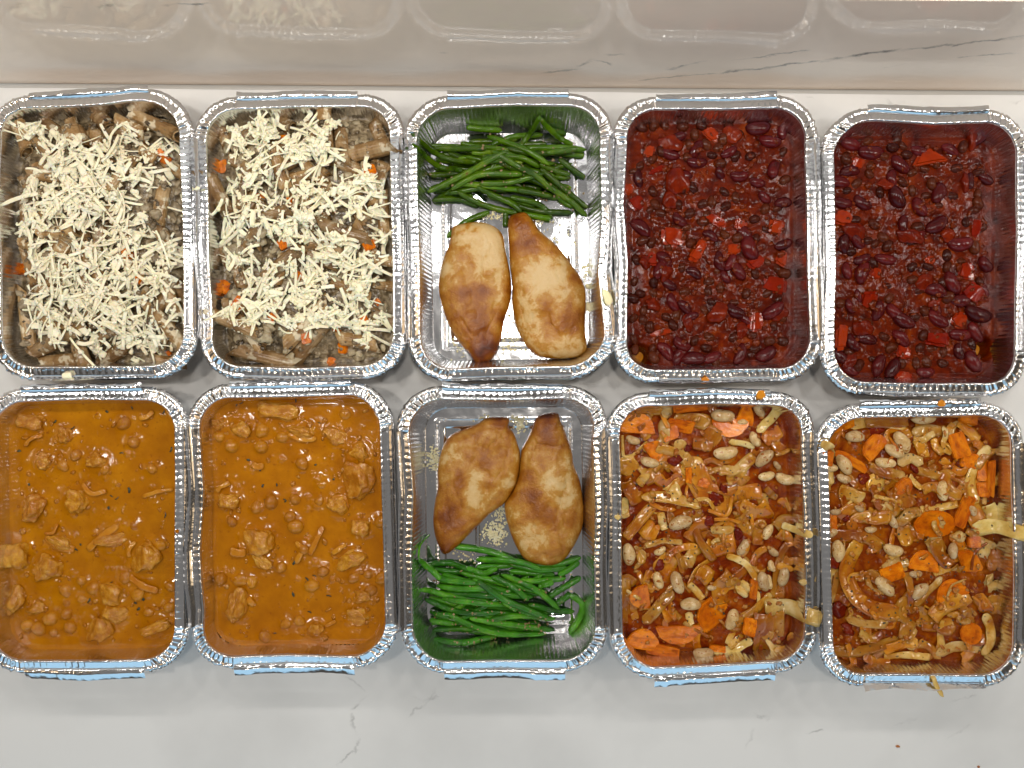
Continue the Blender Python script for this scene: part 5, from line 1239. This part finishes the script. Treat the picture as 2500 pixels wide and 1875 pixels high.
CAB5 = [(((450, 490), (515, 560), (545, 640)), 105, a_), (((900, 850), (960, 830), (985, 900)), 60, a_), (((620, 1160), (640, 1210), (655, 1275)), 62, a_), (((520, 1280), (560, 1290), (605, 1320)), 88, p_), (((930, 1100), (970, 1150), (1005, 1205)), 62, a_), (((1000, 620), (1030, 680), (1010, 740)), 70, y_), (((540, 660), (542, 760), (565, 835)), 62, a_), (((700, 980), (740, 965), (785, 950)), 42, p_),
        (((800, 950), (830, 965), (862, 962)), 52, p_), (((430, 960), (500, 910), (570, 940)), 50, p_), (((970, 830), (975, 870), (972, 905)), 56, p_), (((720, 330), (760, 320), (805, 335)), 42, p_), (((690, 380), (700, 410), (712, 435)), 42, p_), (((820, 770), (845, 790), (875, 800)), 52, p_), (((660, 800), (690, 830), (720, 840)), 40, p_), (((150, 980), (132, 1100), (120, 1210)), 36, p_), (((205, 970), (180, 1070), (150, 1160)), 30, p_), (((110, 560), (130, 520), (180, 480)), 40, p_),
        (((300, 1290), (360, 1330), (430, 1300)), 46, a_), (((840, 1140), (870, 1200), (900, 1240)), 50, a_), (((700, 1260), (760, 1290), (820, 1270)), 42, a_), (((640, 540), (700, 520), (760, 560)), 50, a_),
        (((260, 192), (400, 170), (560, 192)), 60, p_), (((340, 150), (460, 130), (570, 150)), 60, a_), (((850, 170), (900, 222), (945, 275)), 62, a_), (((590, 232), (680, 218), (755, 232)), 50, p_), (((600, 292), (660, 262), (710, 235)), 32, p_), (((510, 402), (580, 370), (645, 400)), 50, p_), (((360, 420), (450, 450), (545, 472)), 56, p_), (((200, 540), (260, 560), (325, 592)), 66, p_), (((95, 400), (120, 450), (135, 510)), 66, p_),
        (((570, 460), (600, 495), (632, 532)), 30, p_), (((370, 510), (395, 570), (408, 645)), 40, a_), (((380, 570), (440, 585), (500, 600)), 20, p_), (((505, 580), (490, 660), (440, 655)), 34, p_), (((630, 642), (730, 632), (822, 608)), 36, p_), (((260, 760), (320, 690), (465, 680)), 66, a_), (((300, 815), (240, 960), (280, 1100), (380, 1180), (512, 1192)), 78, a_), (((85, 890), (160, 800), (330, 790), (425, 850)), 66, a_),
        (((920, 280), (950, 300), (985, 322)), 46, a_), (((930, 610), (900, 500), (940, 400), (1005, 305)), 52, p_), (((930, 420), (980, 360), (1050, 320)), 40, p_), (((880, 755), (960, 810), (1062, 852)), 36, p_), (((700, 800), (740, 890), (792, 942)), 66, a_), (((560, 980), (575, 1090), (592, 1200)), 36, a_), (((600, 1160), (665, 1090), (745, 1005)), 34, p_), (((690, 1222), (760, 1160), (892, 1100)), 70, a_),
        (((235, 1225), (340, 1255), (462, 1250)), 40, p_), (((165, 1402), (330, 1400), (522, 1342)), 52, a_), (((450, 1442), (570, 1425), (692, 1440)), 36, p_), (((725, 1425), (830, 1380), (980, 1390)), 52, p_), (((340, 1430), (410, 1465), (485, 1492)), 42, a_), (((985, 1040), (1030, 1035), (1072, 1030)), 88, p_), (((980, 1200), (1015, 1300), (985, 1432)), 44, p_), (((440, 1400), (530, 1370), (620, 1352)), 50, a_),
        (((500, 722), (560, 660), (635, 655)), 50, p_), (((340, 980), (400, 1010), (480, 1080)), 56, a_), (((690, 700), (700, 740), (735, 780)), 26, p_), (((830, 1210), (860, 1240), (890, 1232)), 30, p_), (((520, 860), (490, 880), (470, 905)), 30, p_), (((60, 275), (120, 320), (170, 375)), 58, y_, .0, True), (((915, 752), (1010, 728), (1150, 765)), 86, y_, .002, True), (((632, 1470), (660, 1545), (692, 1600)), 28, y_, .0, True), (((760, 200), (765, 260), (750, 320)), 26, p_), (((110, 900), (95, 930), (90, 880)), 30, p_)]
WB5 = [(290, 255, 112, 5), (540, 285, 132, 60), (495, 332, 112, 30), (450, 395, 112, 10), (165, 425, 78, 0), (232, 405, 122, 60), (230, 480, 84, 20), (655, 150, 142, 0), (755, 545, 112, 85), (200, 870, 122, 88), (370, 752, 66, 0), (490, 860, 118, 15), (810, 865, 90, -85), (490, 710, 84, 60), (612, 990, 74, 0), (632, 1080, 112, -40), (445, 1055, 132, 45), (160, 775, 84, -20), (915, 650, 70, 60), (190, 660, 66, 0), (310, 640, 60, 20)]
CA5 = [(390, 310, 160, 105, -40, 'w'), (268, 382, 205, 58, 35, 'w'), (845, 300, 140, 92, 75, 's'), (870, 655, 170, 70, -72, 's'), (975, 430, 66, 130, 0, 's'), (1018, 480, 42, 190, 0, 's'), (710, 722, 235, 150, 0, 'd'), (910, 940, 190, 125, 70, 'w'), (800, 1072, 180, 105, -15, 'h'), (660, 920, 165, 112, 10, 'h'), (482, 985, 132, 88, -20, 's'), (210, 182, 152, 84, -20, 's'), (900, 155, 104, 62, 15, 's'), (910, 1310, 112, 120, 10, 'd'), (980, 540, 72, 80, 0, 's'), (900, 382, 92, 82, 10, 's'), (170, 715, 54, 84, 0, 's'), (110, 365, 62, 82, 0, 's'), (925, 820, 70, 60, 0, 's'), (540, 530, 90, 130, 10, 'w')]
TO5 = [(135, 640, 80, 70), (215, 1182, 100, 100), (250, 690, 60, 60), (160, 925, 100, 90), (400, 222, 110, 60), (250, 1290, 100, 80), (640, 900, 60, 60), (330, 480, 80, 60), (600, 420, 80, 60)]
PCa5 = cabbage_tray('B5', CAB5, WB5, CA5, TO5, 330, 502, 66)

# ------------------------------------------------------------------ bits on rims and worktop
def splat(name, px, py, z, size, mat, label, cat, seed, flat=.35):
    p = at(px, py, z)
    o = link(name, chunk_mesh(name, mat, seed, .5, 2, .3)); o.matrix_world = Matrix.Translation((p[0], p[1], z)) @ Matrix.Diagonal((size, size * .8, size * flat, 1))
    tag(o, label, cat)
splat('orange_crumb', 2192, 1822, 0.0003, 0.0016, MAT['chili_oil_dark'], 'tiny orange crumb on the worktop in front of the right cabbage tray', 'crumb', 1, .5)
splat('orange_crumb', 2389, 1872, 0.0003, 0.0013, MAT['chili_oil_dark'], 'tiny orange crumb at the very front edge near the corner', 'crumb', 2, .5)
splat('cheese_crumb', 165, 917, 0.0440, 0.0038, MAT['cheese'], 'cheese crumb stuck to the front rim of the left pasta tray', 'cheese', 3, .4)
splat('sauce_spot', 1722, 929, 0.0434, 0.0036, MAT['chili_oil'], 'orange sauce spot on the front rim of the left chili tray', 'sauce spot', 4, .15)
splat('sauce_spot', 1858, 963, 0.0436, 0.0042, MAT['chili_oil'], 'orange sauce smear on the back rim of the left cabbage tray', 'sauce spot', 5, .12)
splat('sauce_spot', 2300, 985, 0.0436, 0.0036, MAT['chili_oil'], 'orange sauce smear on the back rim of the right cabbage tray', 'sauce spot', 6, .12)
splat('cabbage_bit', 1961, 1420, 0.0440, 0.0034, MAT['cabbage_yellow'], 'yellow cabbage bit on the right rim of the left cabbage tray', 'cabbage', 7, .3)
splat('cabbage_bit', 1508, 1262, 0.0440, 0.0026, MAT['cabbage_yellow'], 'yellow cabbage bit on the left rim of the left cabbage tray', 'cabbage', 8, .3)
splat('cheese_crumb', 482, 460, 0.0445, 0.0022, MAT['cheese'], 'cheese crumb on the left rim of the right pasta tray', 'cheese', 9, .5)
splat('curry_drop', 433, 1297, 0.0436, 0.0018, MAT['curry'], 'orange curry drop on the right rim of the left curry tray', 'sauce spot', 10, .4)

# ------------------------------------------------------------------ labels
ORD = ['first', 'second', 'third', 'fourth', 'fifth', 'sixth', 'seventh', 'eighth', 'ninth', 'tenth', 'eleventh', 'twelfth', 'thirteenth', 'fourteenth', 'fifteenth', 'sixteenth', 'seventeenth', 'eighteenth', 'nineteenth', 'twentieth', 'twentyfirst', 'twentysecond', 'twentythird', 'twentyfourth']
def cell(x, y):
    row = 'top' if y > HH * .55 else 'upper' if y > 0 else 'lower' if y > -HH * .55 else 'bottom'
    col = 'left' if x < -HW * .33 else 'right' if x > HW * .33 else 'middle'
    return row + ' ' + col
groups = {}
for q in RECS: groups.setdefault((q[1], q[2], cell(q[3], q[4])), []).append(q)
for (phrase, key, cl), qs in groups.items():
    qs.sort(key=lambda q: q[3])
    for i, q in enumerate(qs):
        if q[7] or len(qs) > 24:
            lab = f'{phrase} scattered over the {cl} of the {PHRASE[key]}'
            grp = q[6] + ', ' + cl
        else:
            n = len(qs)
            pos = '' if n == 1 else ('leftmost ' if i == 0 else 'rightmost ' if i == n - 1 else 'middle ' if n == 3 else ORD[i] + ' from left, ')
            if pos.endswith(', '): lab = f'{phrase}, {pos}in the {cl} of the {PHRASE[key]}'
            else: lab = f'{pos}{phrase} in the {cl} of the {PHRASE[key]}'
            grp = q[6]
        tag(q[0], lab, q[5], grp)
